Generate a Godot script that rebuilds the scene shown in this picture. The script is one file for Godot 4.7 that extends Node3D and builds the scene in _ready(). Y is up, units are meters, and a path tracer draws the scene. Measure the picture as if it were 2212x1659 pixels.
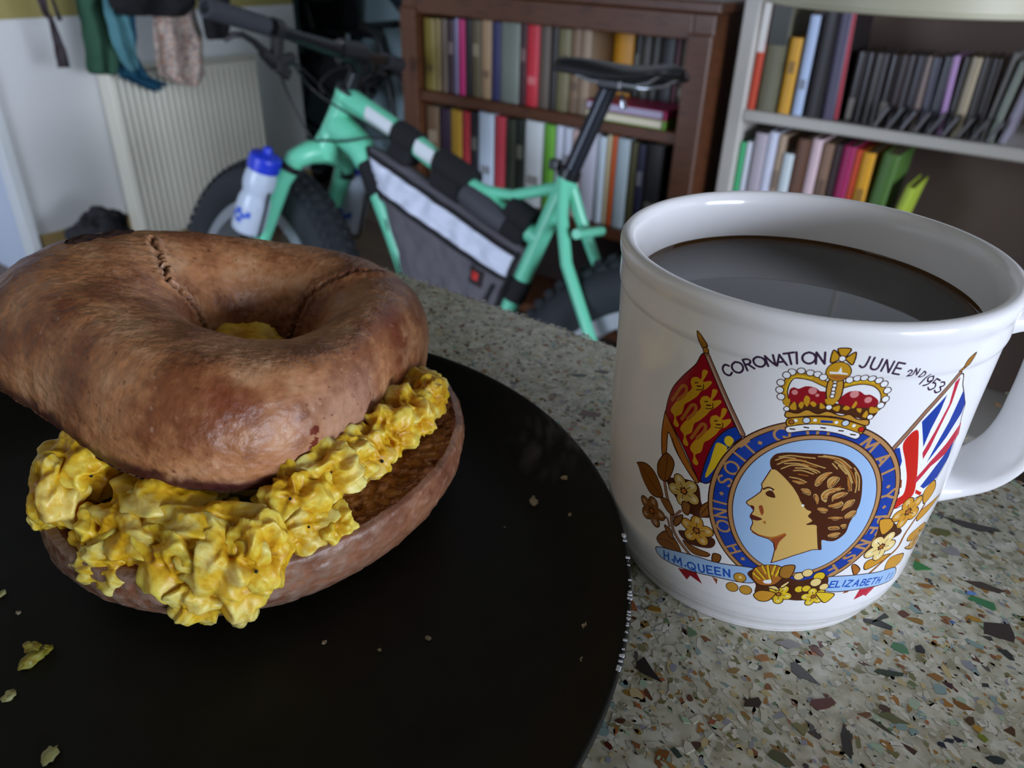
extends Node3D
# A toasted bagel with scrambled egg on a dark plate and a commemorative mug of coffee on a terrazzo counter;
# behind the counter a mint bicycle leans on bookshelves. Room axes: x along the shelves, -z into them, y up.

const EYE := Vector3(0, 1.189, 0)
const TOP := 1.0483          # counter top
const YAW := 36.0            # the camera's turn, and the turn of the things laid out on the counter
var M := {}
var taken := {}

const WZ := 0.6              # middle of the right-hand window along the wall

func _ready() -> void:
	# camera
	var cam := Camera3D.new()
	cam.name = "camera"
	add_child(cam, true)
	var pitch := 0.525196
	var roll := 0.02935
	var fwd := Vector3(0, -sin(pitch), -cos(pitch))
	var up := Vector3(0, cos(pitch), -sin(pitch))
	var r2 := Vector3.RIGHT * cos(roll) + up * sin(roll)
	var u2 := -Vector3.RIGHT * sin(roll) + up * cos(roll)
	cam.transform = Transform3D(turned() * Basis(r2, u2, -fwd), EYE)
	cam.near = 0.02
	cam.far = 30.0
	var att := CameraAttributesPhysical.new()
	att.frustum_focal_length = 24.037
	att.frustum_focus_distance = 0.165
	att.frustum_near = 0.02
	att.frustum_far = 30.0
	att.exposure_aperture = 20.0
	cam.attributes = att
	cam.fov = rad_to_deg(2.0 * atan(829.5 / 1661.57))
	cam.current = true
	# sky and exposure
	var we := WorldEnvironment.new()
	we.name = "environment"
	add_child(we, true)
	var env := Environment.new()
	env.background_mode = Environment.BG_SKY
	var sky := Sky.new()
	var sk := ProceduralSkyMaterial.new()
	sk.sky_top_color = Color("9db4d8")
	sk.sky_horizon_color = Color("dfe6ee")
	sk.ground_horizon_color = Color("8a8a84")
	sk.ground_bottom_color = Color("54564e")
	sky.sky_material = sk
	env.sky = sky
	env.background_energy_multiplier = 0.8
	env.tonemap_mode = Environment.TONE_MAPPER_LINEAR
	env.tonemap_exposure = EXPOSURE
	env.sdfgi_enabled = true
	env.ssao_enabled = true
	env.ssil_enabled = true
	we.environment = env
	# daylight entering by the two windows
	var d1 := AreaLight3D.new()
	d1.name = "window_light"
	d1.area_size = Vector2(3.0, 1.42)
	d1.light_color = Color("dfeaff")
	d1.light_energy = LIGHT_RIGHT
	d1.area_range = 14.0
	d1.shadow_enabled = true
	d1.transform = Transform3D(Basis(Vector3.UP, PI / 2), Vector3(5.98, 1.625, WZ))
	add_child(d1, true)
	var d2 := AreaLight3D.new()
	d2.name = "window_light_living"
	d2.area_size = Vector2(1.2, 1.8)
	d2.light_color = Color("d8e6ff")
	d2.light_energy = LIGHT_LEFT
	d2.area_range = 14.0
	d2.shadow_enabled = true
	d2.transform = Transform3D(Basis.IDENTITY, Vector3(-1.45, 1.35, 2.38))
	add_child(d2, true)
	materials()
	room()
	counter()
	shelves()
	radiator()
	bicycle()
	second_bicycle()
	clothes()
	sundries()
	plate()
	bagel_base()
	bagel_top()
	egg()
	mug()

const EXPOSURE := 1.42
const LIGHT_RIGHT := 32.0
const LIGHT_LEFT := 5.5

func materials() -> void:
	M.mint = mat("6ecfaa", 0.3)
	M.rubber = mat("1e2227", 0.75)
	M.black_metal = mat("16181b", 0.35, 0.3)
	M.black_plastic = mat("141517", 0.5)
	M.black_cloth = mat("101114", 0.9)
	M.steel = mat("8a8c90", 0.35, 0.8)
	M.chrome = mat("c8ccd4", 0.2, 0.9)
	M.bottle = mat("b8c4d4", 0.25)
	var p := StandardMaterial3D.new()
	p.transparency = BaseMaterial3D.TRANSPARENCY_ALPHA
	p.albedo_color = Color(1, 1, 1, 0.05)
	p.roughness = 0.02
	M.pane = p
	var cr := vmat(0.44, 0.45)
	cr.albedo_texture = ntex(2, 0.03, 4, [[0.0, "c8b8ac"], [0.4, "f2ece6"], [1.0, "ffffff"]], 512)
	tri(cr, Vector3(22, 22, 22), false)
	M.crust = relief(cr, ntex(4, 0.035, 5, [], 512), 0.03)
	var cb := StandardMaterial3D.new()
	cb.albedo_color = Color("6a4428")
	cb.roughness = 0.9
	tri(cb, Vector3(30, 30, 30), false)
	M.crumb = relief(cb, ntex(6, 0.05, 3, [], 256), 0.06)
	var cl := vmat(0.9, 0.3)  # cut-face crumb, toned by its vertex colours
	tri(cl, Vector3(30, 30, 30), false)
	M.crumb_toned = relief(cl, ntex(6, 0.05, 3, [], 256), 0.06)
	var eg := vmat(0.4, 0.4)
	eg.albedo_texture = ntex(19, 0.03, 4, [[0.0, "d8c8a0"], [0.5, "ffffff"], [1.0, "ffffff"]], 256)
	tri(eg, Vector3(40, 40, 40), false)
	eg.subsurf_scatter_enabled = true
	eg.subsurf_scatter_strength = 0.25
	M.egg = relief(eg, ntex(23, 0.03, 4, [], 256), 0.012)
	M.burnt = vmat(0.8, 0.3)
	M.coffee = vmat(0.03, 0.5)

# ------------------------------------------------------------------ mesh building
class MB:
	var v := PackedVector3Array()
	var n := PackedVector3Array()
	var t := PackedVector2Array()
	var c := PackedColorArray()
	var ix := PackedInt32Array()
	func vert(p: Vector3, nn: Vector3, col := Color.WHITE, uv := Vector2.ZERO) -> int:
		v.append(p); n.append(nn); c.append(col); t.append(uv)
		return v.size() - 1
	func tri(a: int, b: int, d: int) -> void:
		ix.append(a); ix.append(b); ix.append(d)
	func flat(ps: PackedVector3Array, nn: Vector3, col := Color.WHITE) -> void:
		var s := v.size()
		for p in ps:
			vert(p, nn, col)
		for i in range(1, ps.size() - 1):
			tri(s, s + i, s + i + 1)
	# rows of equal length; smooth normals; flip turns them round
	func grid(rows: Array, cu := false, cv := false, cols: Array = [], flip := false) -> void:
		var nr := rows.size()
		var nc: int = rows[0].size()
		var s := v.size()
		var acc := PackedVector3Array()
		acc.resize(nr * nc)
		var pts := PackedVector3Array()
		for r in rows:
			pts.append_array(r)
		var er := nr if cv else nr - 1
		var ec := nc if cu else nc - 1
		for i in er:
			var i2 := (i + 1) % nr
			for j in ec:
				var j2 := (j + 1) % nc
				var a := i * nc + j
				var b := i * nc + j2
				var d := i2 * nc + j2
				var e := i2 * nc + j
				var nn := (pts[d] - pts[a]).cross(pts[e] - pts[b])
				acc[a] += nn; acc[b] += nn; acc[d] += nn; acc[e] += nn
				ix.append(s + a); ix.append(s + b); ix.append(s + d)
				ix.append(s + a); ix.append(s + d); ix.append(s + e)
		for i in nr * nc:
			v.append(pts[i])
			n.append(acc[i].normalized() * (-1.0 if flip else 1.0))
			c.append(cols[i / nc][i % nc] if cols.size() else Color.WHITE)
			t.append(Vector2(float(i % nc) / maxf(nc - 1, 1), float(i / nc) / maxf(nr - 1, 1)))
	func tube(path: Array, rad, seg := 10, col := Color.WHITE, closed := false) -> void:
		var np := path.size()
		var rows := []
		var up := Vector3.UP
		var last := Vector3.ZERO
		for i in np:
			var p: Vector3 = path[i]
			var d: Vector3 = (path[(i + 1) % np] if (closed or i < np - 1) else p) - (path[(i - 1 + np) % np] if (closed or i > 0) else p)
			d = d.normalized()
			if last == Vector3.ZERO:
				up = Vector3.UP if absf(d.y) < 0.9 else Vector3.RIGHT
			var x := up.cross(d).normalized()
			var y := d.cross(x).normalized()
			up = y
			last = d
			var r: float = rad[i] if rad is Array else rad
			var row := PackedVector3Array()
			for k in seg:
				var a := TAU * k / seg
				row.append(p + (x * cos(a) + y * sin(a)) * r)
			rows.append(row)
		var s := v.size()
		grid(rows, true, closed)
		for i in range(s, v.size()):
			c[i] = col
		if not closed:
			for e in [0, np - 1]:
				var q: Vector3 = path[e] - path[1 if e == 0 else np - 2]
				flat(rows[e], q.normalized(), col)
	func rod(a: Vector3, b: Vector3, r: float, seg := 10, col := Color.WHITE) -> void:
		tube([a, b], r, seg, col)
	# chamfered box
	func box(ce: Vector3, size: Vector3, bv := 0.002, bs := Basis.IDENTITY, col := Color.WHITE) -> void:
		var h := size / 2.0
		bv = minf(bv, minf(h.x, minf(h.y, h.z)) * 0.6)
		for ax in 3:
			var u := (ax + 1) % 3
			var w := (ax + 2) % 3
			for sg in [-1.0, 1.0]:
				var ps := PackedVector3Array()
				for q in [[-1, -1], [1, -1], [1, 1], [-1, 1]]:
					var p := Vector3.ZERO
					p[ax] = h[ax] * sg
					p[u] = (h[u] - bv) * q[0]
					p[w] = (h[w] - bv) * q[1]
					ps.append(ce + bs * p)
				var nn := Vector3.ZERO
				nn[ax] = sg
				flat(ps, bs * nn, col)
				for sh in [-1.0, 1.0]:   # edge along w between faces ax and u
					var es := PackedVector3Array()
					var p1 := Vector3.ZERO
					p1[ax] = h[ax] * sg; p1[u] = (h[u] - bv) * sh
					var p2 := Vector3.ZERO
					p2[ax] = (h[ax] - bv) * sg; p2[u] = h[u] * sh
					for q in [[p1, -1], [p1, 1], [p2, 1], [p2, -1]]:
						var p: Vector3 = q[0]
						p[w] = (h[w] - bv) * q[1]
						es.append(ce + bs * p)
					var en := Vector3.ZERO
					en[ax] = sg; en[u] = sh
					flat(es, (bs * en).normalized(), col)
		for a in [-1.0, 1.0]:
			for b in [-1.0, 1.0]:
				for d in [-1.0, 1.0]:
					var sg := Vector3(a, b, d)
					flat(PackedVector3Array([ce + bs * (Vector3(h.x, h.y - bv, h.z - bv) * sg), ce + bs * (Vector3(h.x - bv, h.y, h.z - bv) * sg), ce + bs * (Vector3(h.x - bv, h.y - bv, h.z) * sg)]), (bs * sg).normalized(), col)
	# profile of (radius, height) turned about y; smooth along the profile
	func lathe(prof: Array, seg := 48, at := Transform3D.IDENTITY, col := Color.WHITE, flip := false) -> void:
		var rows := []
		for q in prof:
			var row := PackedVector3Array()
			for k in seg:
				var a := TAU * k / seg
				row.append(at * Vector3(q.x * sin(a), q.y, q.x * cos(a)))
			rows.append(row)
		var s := v.size()
		grid(rows, true, false, [], flip)
		for i in range(s, v.size()):
			c[i] = col
	func done() -> ArrayMesh:
		for i in range(0, ix.size(), 3):
			var a := ix[i]
			var b := ix[i + 1]
			var d := ix[i + 2]
			if (v[b] - v[a]).cross(v[d] - v[a]).dot(n[a] + n[b] + n[d]) > 0.0:
				ix[i + 1] = d
				ix[i + 2] = b
		var m := ArrayMesh.new()
		var arr := []
		arr.resize(Mesh.ARRAY_MAX)
		arr[Mesh.ARRAY_VERTEX] = v
		arr[Mesh.ARRAY_NORMAL] = n
		arr[Mesh.ARRAY_TEX_UV] = t
		arr[Mesh.ARRAY_COLOR] = c
		arr[Mesh.ARRAY_INDEX] = ix
		m.add_surface_from_arrays(Mesh.PRIMITIVE_TRIANGLES, arr)
		return m

# ------------------------------------------------------------------ objects
func numbered(called: String) -> String:
	if not taken.has(called):
		taken[called] = 0
		return called
	taken[called] += 1
	return "%s_%03d" % [called, taken[called]]

func thing(called: String, label: String, cat: String, at := Vector3.ZERO, bs := Basis.IDENTITY, group := "") -> Node3D:
	var o := Node3D.new()
	o.name = numbered(called)
	add_child(o, true)
	o.transform = Transform3D(bs, at)
	o.set_meta("label", label)
	o.set_meta("category", cat)
	if group:
		o.set_meta("group", group)
	return o

func put(called: String, mb, mat: Material, parent: Node = self, label := "") -> MeshInstance3D:
	var o := MeshInstance3D.new()
	o.mesh = mb.done() if mb is MB else mb
	o.material_override = mat
	if parent == self:
		o.name = numbered(called)
	else:
		var nm := called
		var k := 0
		while parent.has_node(nm):
			k += 1
			nm = "%s_%03d" % [called, k]
		o.name = nm
	parent.add_child(o, true)
	if label:
		o.set_meta("label", label)
	return o

func single(called: String, mb, mat: Material, label: String, cat: String, group := "") -> MeshInstance3D:
	var o := put(called, mb, mat)
	o.set_meta("label", label)
	o.set_meta("category", cat)
	if group:
		o.set_meta("group", group)
	return o

func struct(called: String, mb, mat: Material, label := "", parent: Node = self) -> MeshInstance3D:
	var o := put(called, mb, mat, parent)
	if parent == self:
		o.set_meta("kind", "structure")
		if label:
			o.set_meta("label", label)
	return o

func frame(called: String, label := "") -> Node3D:
	var o := Node3D.new()
	o.name = called
	add_child(o, true)
	o.set_meta("kind", "structure")
	if label:
		o.set_meta("label", label)
	return o

func bxm(ce: Vector3, size: Vector3, bv := 0.002, bs := Basis.IDENTITY) -> MB:
	var m := MB.new()
	m.box(ce, size, bv, bs)
	return m

# a place on the counter, given in the camera's turned axes
func onto(x: float, h: float, z: float) -> Vector3:
	return Basis(Vector3.UP, deg_to_rad(YAW)) * Vector3(x, 0, z) + Vector3(0, TOP + h, 0)

func turned() -> Basis:
	return Basis(Vector3.UP, deg_to_rad(YAW))

func lin(hex: String) -> Color:
	return Color(hex).srgb_to_linear()

func nz(sd: int, freq: float, oct := 3) -> FastNoiseLite:
	var f := FastNoiseLite.new()
	f.seed = sd
	f.noise_type = FastNoiseLite.TYPE_SIMPLEX_SMOOTH
	f.frequency = freq
	f.fractal_octaves = oct
	return f

func mat(hex: String, rough := 0.6, metal := 0.0, spec := 0.5) -> StandardMaterial3D:
	var key := "%s %s %s %s" % [hex, rough, metal, spec]
	if not M.has(key):
		var m := StandardMaterial3D.new()
		m.albedo_color = Color(hex)
		m.roughness = rough
		m.metallic = metal
		m.metallic_specular = spec
		M[key] = m
	return M[key]

func vmat(rough := 0.6, spec := 0.5) -> StandardMaterial3D:
	var m := StandardMaterial3D.new()
	m.vertex_color_use_as_albedo = true
	m.roughness = rough
	m.metallic_specular = spec
	return m

func ramp(stops: Array) -> Gradient:
	var g := Gradient.new()
	var o := PackedFloat32Array()
	var c := PackedColorArray()
	for s in stops:
		o.append(s[0])
		c.append(Color(s[1]))
	g.offsets = o
	g.colors = c
	return g

func ntex(sd: int, freq: float, oct: int, stops: Array, size := 512, kind := FastNoiseLite.TYPE_SIMPLEX_SMOOTH) -> NoiseTexture2D:
	var f := nz(sd, freq, oct)
	f.noise_type = kind
	var t := NoiseTexture2D.new()
	t.noise = f
	t.width = size
	t.height = size
	t.seamless = true
	if stops.size():
		t.color_ramp = ramp(stops)
	return t

func tri(m: StandardMaterial3D, k: Vector3, world := true) -> StandardMaterial3D:
	m.uv1_triplanar = true
	m.uv1_world_triplanar = world
	m.uv1_scale = k
	return m

func wood(hex: String, dark: String, k: Vector3, rough := 0.45) -> StandardMaterial3D:
	var m := StandardMaterial3D.new()
	m.albedo_texture = ntex(hex.hash() % 999, 0.02, 4, [[0.0, dark], [0.45, hex], [1.0, hex]], 256)
	m.roughness = rough
	return tri(m, k)

func relief(m: StandardMaterial3D, t: Texture2D, cm: float) -> StandardMaterial3D:
	m.heightmap_enabled = true
	m.heightmap_texture = t
	m.heightmap_scale = cm
	return m

const CHIPS := [[31.4, -117.4, 3.52, 1.25, 40, "1e1c1a"], [67.0, -117.5, 3.21, 1.2, 60, "4a4a48"], [53.6, -109.5, 2.00, 1.5, 0, "241c16"], [68.9, -109.7, 2.30, 1.35, -10, "5a2e20"], [72.2, -123.7, 1.90, 1.4, 50, "5c3022"], [32.5, -96.6, 1.43, 1.1, 0, "7a4a1a"], [35.2, -97.1, 1.21, 1.1, 30, "1e3a2e"], [55.8, -96.6, 3.18, 1.3, 40, "4a4a20"], [61.7, -103.8, 1.99, 1.2, 60, "7a7448"], [58.9, -121.6, 1.48, 1.4, 0, "9a6424"], [66.1, -125.5, 2.40, 1.3, 10, "8a8684"], [131.9, -170.1, 4.23, 2.1, 25, "2a2018"], [120.6, -167.3, 3.15, 1.4, 15, "5a5a14"], [120.3, -159.5, 2.47, 1.2, 0, "8c8a8a"], [109.0, -153.0, 2.52, 1.3, 20, "2e7a3a"], [119.3, -140.1, 2.93, 1.6, 35, "2e7440"], [119.0, -131.6, 4.01, 1.25, 20, "2c1610"], [116.5, -124.9, 1.82, 1.2, 60, "1e2020"], [123.0, -145.9, 3.00, 1.6, 25, "3a2a1c"], [89.5, -132.8, 2.29, 1.7, 20, "2a2c26"], [91.3, -134.6, 1.77, 1.9, -30, "2a2c26"], [91.9, -125.3, 2.25, 1.2, 20, "4a7a52"], [96.7, -125.0, 1.74, 1.1, 70, "1a1616"], [82.7, -106.3, 2.46, 1.4, 20, "5a5c34"], [70.8, -100.7, 2.36, 2.2, -75, "26221e"], [99.2, -97.7, 1.75, 1.3, 0, "26302e"], [107.2, -145.9, 1.74, 1.4, 10, "8e5a18"], [91.2, -129.9, 1.47, 1.4, 0, "a87a3c"], [107.2, -135.1, 1.55, 1.1, 40, "8a5424"], [114.4, -135.1, 1.57, 1.3, 10, "a07818"], [106.4, -104.2, 1.42, 1.1, 30, "4e3010"], [98.8, -106.6, 1.28, 1.1, 0, "4c3212"], [108.5, -133.9, 0.84, 1.4, 20, "3a5a9a"], [117.9, -143.8, 1.03, 1.3, 0, "5a86c8"], [26.7, -223.6, 3.19, 1.3, 10, "5a2a14"], [34.1, -253.7, 2.03, 1.4, 5, "3a2a18"], [25.1, -250.6, 2.19, 2, 0, "2a3420"], [97.1, -136.3, 1.66, 1.1, 0, "5c3018"], [99.4, -134.2, 1.79, 1.5, 25, "8a6420"], [87.1, -118.0, 1.93, 1.9, 10, "26321e"], [98.8, -115.2, 1.31, 1.1, 40, "3c1216"], [96.9, -117.5, 1.83, 1.3, 40, "8a5c1c"], [98.7, -110.1, 1.93, 1.4, 40, "7a4e14"], [77.1, -107.1, 1.46, 1.5, 0, "6a3e1c"], [99.4, -104.7, 1.40, 1.1, 70, "a8822c"], [99.5, -102.5, 1.14, 1, 0, "707a1c"], [90.1, -100.5, 0.99, 1.4, 20, "202430"], [92.1, -101.6, 0.99, 1.3, 20, "202430"], [94.0, -101.9, 1.00, 1.3, 30, "1e2030"], [79.4, -104.4, 1.46, 2, 50, "38321a"], [24.6, -103.7, 1.00, 1.2, 0, "4a2a18"], [21.5, -98.2, 0.98, 1.3, 60, "4a1a14"], [27.3, -98.4, 1.54, 1.2, 30, "7a4a28"], [43.6, -104.3, 1.03, 1.1, 0, "8a4a2a"], [35.9, -135.4, 1.88, 1.4, 0, "8a6420"]]
const HANDLE := -3.0

# ------------------------------------------------------------------ counter
func blob(ce: Vector2, r: float, long: float, ang: float, rg: RandomNumberGenerator) -> PackedVector2Array:
	var p := PackedVector2Array()
	var k := rg.randi_range(4, 8)
	var off := rg.randf() * TAU
	for i in k:
		var a := off + TAU * (i + rg.randf_range(-0.28, 0.28)) / k
		var q := Vector2(cos(a) * long, sin(a) / long) * r * rg.randf_range(0.5, 1.25)
		p.append(ce + q.rotated(ang))
	return p

func chip_shape(m: MB, p: PackedVector2Array, y: float, th: float, col: Color) -> void:
	var top := PackedVector3Array()
	for q in p:
		top.append(Vector3(q.x, y, q.y))
	m.flat(top, Vector3.UP, col)
	if th > 0.0:
		var np := p.size()
		for i in np:
			var a := top[i]
			var b := top[(i + 1) % np]
			var nn := Vector3(b.z - a.z, 0, a.x - b.x).normalized()
			if nn.dot(a - top[(i + 2) % np]) < 0.0:
				nn = -nn
			m.flat(PackedVector3Array([a, b, b - Vector3(0, th, 0), a - Vector3(0, th, 0)]), nn, col)

func counter() -> void:
	var o := thing("countertop", "speckled terrazzo breakfast counter with amber, green and dark stone chips", "counter", Vector3(0, TOP, 0))
	var base := StandardMaterial3D.new()
	base.albedo_texture = ntex(5, 0.016, 4, [[0.0, "98947a"], [0.35, "b0ac94"], [0.6, "c0bda8"], [1.0, "d4d4c6"]], 512)
	base.roughness = 0.32
	tri(base, Vector3(16, 16, 16))
	put("slab", bxm(Vector3(0.48, -0.02, 0.12), Vector3(1.546, 0.04, 0.74), 0.004), base, o)
	put("support_panel", bxm(Vector3(0.5, -0.544, 0.16), Vector3(1.46, 1.0, 0.5), 0.004), mat("8d8272", 0.7), o)
	var stone := vmat(0.3)
	var rg := RandomNumberGenerator.new()
	rg.seed = 77
	var tones := ["c4c0ac", "cfccbc", "b3b09c", "a9aa98", "8f8c70", "7a7650", "6c6a3c", "8a6a2e", "9a6a26", "7a4a20", "5a3018", "43281c", "5c7a54", "9db394", "7f9690", "302e2c", "4c4a48", "8a8c92", "9c5a30", "b9a878"]
	var share := [22, 22, 18, 16, 10, 7, 4, 6, 5, 3, 2, 1, 2, 6, 7, 1, 2, 7, 2, 10]
	var bag := []
	for i in tones.size():
		for k in share[i]:
			bag.append(lin(tones[i]))
	var ag := MB.new()
	var fine := MB.new()
	for i in 52000:
		var near := i < 38000
		var x := rg.randf_range(-0.26, 0.17) if near else rg.randf_range(-0.29, 0.42)
		var z := rg.randf_range(-0.248, -0.02) if near else rg.randf_range(-0.248, 0.16)
		var r := 0.0003 + 0.0010 * pow(rg.randf(), 2.2)
		chip_shape(fine, blob(Vector2(x, z), r, rg.randf_range(1.0, 1.55), rg.randfn(0.5, 0.7), rg), 0.00004 + 0.00003 * (i % 5) / 5.0, 0.0, bag[rg.randi() % bag.size()])
	for i in 8200:
		var near := i < 7000
		var x := rg.randf_range(-0.26, 0.17) if near else rg.randf_range(-0.287, 0.42)
		var z := rg.randf_range(-0.247, -0.02) if near else rg.randf_range(-0.247, 0.16)
		chip_shape(ag, blob(Vector2(x, z), 0.0006 + 0.0010 * pow(rg.randf(), 2.0), rg.randf_range(1.0, 1.5), rg.randfn(0.5, 0.7), rg), 0.00008 + 0.00004 * (i % 4) / 4.0, 0.0, bag[rg.randi() % bag.size()])
	put("fine_aggregate", fine, stone, o).set_meta("kind", "stuff")
	put("aggregate", ag, stone, o).set_meta("kind", "stuff")
	# the larger chips one can pick out: place in the camera's turned axes in mm, size, stretch, turn, colour
	for q in CHIPS:
		var p3 := onto(q[0] / 1000.0, 0, q[1] / 1000.0)
		var m := MB.new()
		chip_shape(m, blob(Vector2(p3.x, p3.z), q[2] * 0.92 / 1000.0, q[3], deg_to_rad(q[4] - YAW), rg), 0.00016, 0.0002, lin(q[5]))
		put("stone_chip", m, stone, o)
	for i in 210:
		var ce := onto(rg.randf_range(-0.03, 0.2), 0, rg.randf_range(-0.25, -0.05))
		var m := MB.new()
		chip_shape(m, blob(Vector2(ce.x, ce.z), 0.0009 + 0.0010 * rg.randf(), rg.randf_range(1.0, 1.4), rg.randfn(0.5, 0.6), rg), 0.00013 + 0.00002 * (i % 3) / 3.0, 0.0002, bag[rg.randi() % bag.size()])
		put("stone_chip", m, stone, o)

# ------------------------------------------------------------------ plate and crumbs
const CRUMB_SAYS := ["rounded pale crumb just below the dusty smear by the plate rim", "largest upright pale crumb on the plate, left of the rounded one", "pale crumb below the rounded crumb, level with the chipped rim", "small pale crumb above the dusty smear, lower of two", "small pale crumb above the dusty smear, upper of two", "lowest crumb at the right of the plate, near its lower rim", "grey crumb just above the lowest crumb at right of the plate", "tiny crumb in the lower middle of the plate, middle of three in a row", "tiny crumb in the lower middle of the plate, left of three in a row", "tiny crumb in the lower middle of the plate, right of three in a row", "pale crumb on the far rim of the plate, nearest the bicycle", "tiny crumb at far left of the plate above the lone egg flake", "speck touching the right side of the crumb level with the chipped rim", "tiny crumb at the left end of the dusty smear", "tiny crumb lying nearest the lower bagel half, at its right"]

func plate() -> void:
	var o := thing("plate", "round near-black plate with a worn dusty rim holding the bagel", "plate", onto(-0.0812, 0, -0.1375), turned())
	var m := StandardMaterial3D.new()
	m.vertex_color_use_as_albedo = true
	m.albedo_texture = ntex(31, 0.03, 4, [[0.0, "b8b4b0"], [0.5, "e6e4e2"], [1.0, "ffffff"]], 256)
	tri(m, Vector3(9, 9, 9), false)
	m.roughness = 0.62
	m.metallic_specular = 0.35
	var prof := [Vector2(0.0, 0.0062)]
	for i in 32:
		prof.append(Vector2(0.0025 * (i + 1), 0.0062))
	for q in [[84, 6.3], [88, 6.6], [91, 7.1], [94, 7.8], [96.5, 8.7], [99, 9.8], [101, 11.0], [103, 12.4], [104.8, 13.7], [106.4, 15.0], [107.5, 16.0], [108.3, 16.6], [109.2, 16.9], [109.8, 16.3], [109.7, 15.2], [108.4, 12.8], [105.0, 9.2], [100.0, 5.6], [92.0, 2.0], [84.0, 0.3], [60, 0.0], [0.1, 0.0]]:
		prof.append(Vector2(q[0], q[1]) / 1000.0)
	var b := MB.new()
	b.lathe(prof, 220)
	var f := nz(8, 160.0, 3)
	var g := nz(9, 900.0, 3)
	var dark := lin("181614")
	var grey := lin("6a6866")
	for i in b.v.size():
		var p := b.v[i]
		var d := Vector2(p.x - 0.0950, p.z - -0.0495).length()
		var w := clampf(1.0 - d / 0.017, 0.0, 1.0) * smoothstep(-0.1, 0.5, g.get_noise_3dv(p) + 0.6 * f.get_noise_3dv(p))
		b.c[i] = dark.lerp(grey, 1.0 * w)
	put("dish", b, m, o)
	# chipped glaze along the rim, beside the mug
	var rg := RandomNumberGenerator.new()
	rg.seed = 4
	var chips := MB.new()
	for i in 34:
		var a := deg_to_rad([72.0, 78.0, 82.0, 90.0][i % 4] + rg.randfn(0.0, 2.2))
		var p := Vector3(0.1093 * sin(a), 0.01688, 0.1093 * cos(a))
		chips.box(p, Vector3(0.0005, 0.00025, 0.0008) * rg.randf_range(0.3, 1.4), 0.0001, Basis(Vector3.UP, a + rg.randf_range(-0.4, 0.4)))
	put("rim_wear", chips, mat("b9bcc0", 0.4), o, "pale chipped glaze")
	var cr := [[15.7, 11.3, -171.5, 1.3], [6.8, 7.2, -166.1, 1.5], [16.7, 9.6, -157.8, 0.9], [11.7, 16.3, -198.6, 0.8], [9.4, 16.3, -205.6, 0.6], [16.5, 10.5, -109.9, 0.9], [17.8, 9.9, -119.9, 1.1], [-27.0, 6.2, -115.1, 0.5], [-39.4, 6.2, -116.6, 0.6], [-16.9, 6.2, -118.7, 0.7], [1.8, 16.3, -216.7, 1], [-109.7, 6.2, -122.5, 0.6], [17.9, 10.3, -157.7, 0.5], [10.3, 16.0, -196.1, 0.5], [-0.8, 6.3, -156.4, 0.35]]
	var cm := relief(vmat(0.8), ntex(3, 0.06, 3, [], 128), 0.02)
	for i in cr.size():
		var b2 := lump(Vector3(1.0, 0.6, 0.75) * cr[i][3] / 1000.0, 60 + i, 0.5, 14, 9, ["c9bba0", "a8987c"])
		var n := put("crumb", b2, cm)
		n.transform = Transform3D(turned() * Basis(Vector3.UP, i * 1.7), onto(cr[i][0] / 1000.0, cr[i][1] / 1000.0 + 0.0003 * cr[i][3], cr[i][2] / 1000.0))
		n.set_meta("label", CRUMB_SAYS[i])
		n.set_meta("category", "crumb")
		n.set_meta("group", "crumbs scattered on the plate")
	var bits := [[-99.3, -110.9, "lone flake of scrambled egg on the plate at lower left", 1.0], [-99.1, -100.8, "small pale egg speck near the left edge below the lone egg flake", 0.28], [-84.2, -88.2, "small egg fleck at the bottom edge of the photo on the plate", 0.33], [-116.6, -128.0, "pale egg speck at the left edge, level with the bagel base", 0.2]]
	for i in bits.size():
		var q: Array = bits[i]
		var e := MB.new()
		if i == 0:
			lump_into(e, Vector3(-0.0015, 0.0012, 0.001), Vector3(0.0042, 0.0016, 0.0022), 5, 0.35, 30, 18, ["b09c38", "9c9440", "8a7a28"])
			lump_into(e, Vector3(0.0009, 0.0014, -0.002), Vector3(0.0022, 0.0016, 0.0036), 6, 0.35, 30, 18, ["b8a040", "a89a44", "98802c"])
			lump_into(e, Vector3(0.0026, 0.001, 0.0012), Vector3(0.0018, 0.0012, 0.0018), 7, 0.4, 24, 14, ["a89438", "8a7a28"])
		else:
			lump_into(e, Vector3(0, 0.0016, 0) * q[3], Vector3(0.004, 0.0018, 0.0052) * q[3], 20 + i, 0.4, 20, 12, ["c2b47c", "a8a068"])
		var n := single("egg_flake", e, M.egg, q[2], "egg")
		n.transform = Transform3D(turned() * Basis(Vector3.UP, 1.1 if i == 0 else 0.0) * Basis().scaled(Vector3.ONE * (0.68 if i == 0 else 1.0)), onto(q[0] / 1000.0, 0.0062, q[1] / 1000.0))

func lump(r: Vector3, sd: int, rough: float, nu: int, nv: int, cols: Array) -> MB:
	var m := MB.new()
	lump_into(m, Vector3.ZERO, r, sd, rough, nu, nv, cols)
	return m

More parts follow.
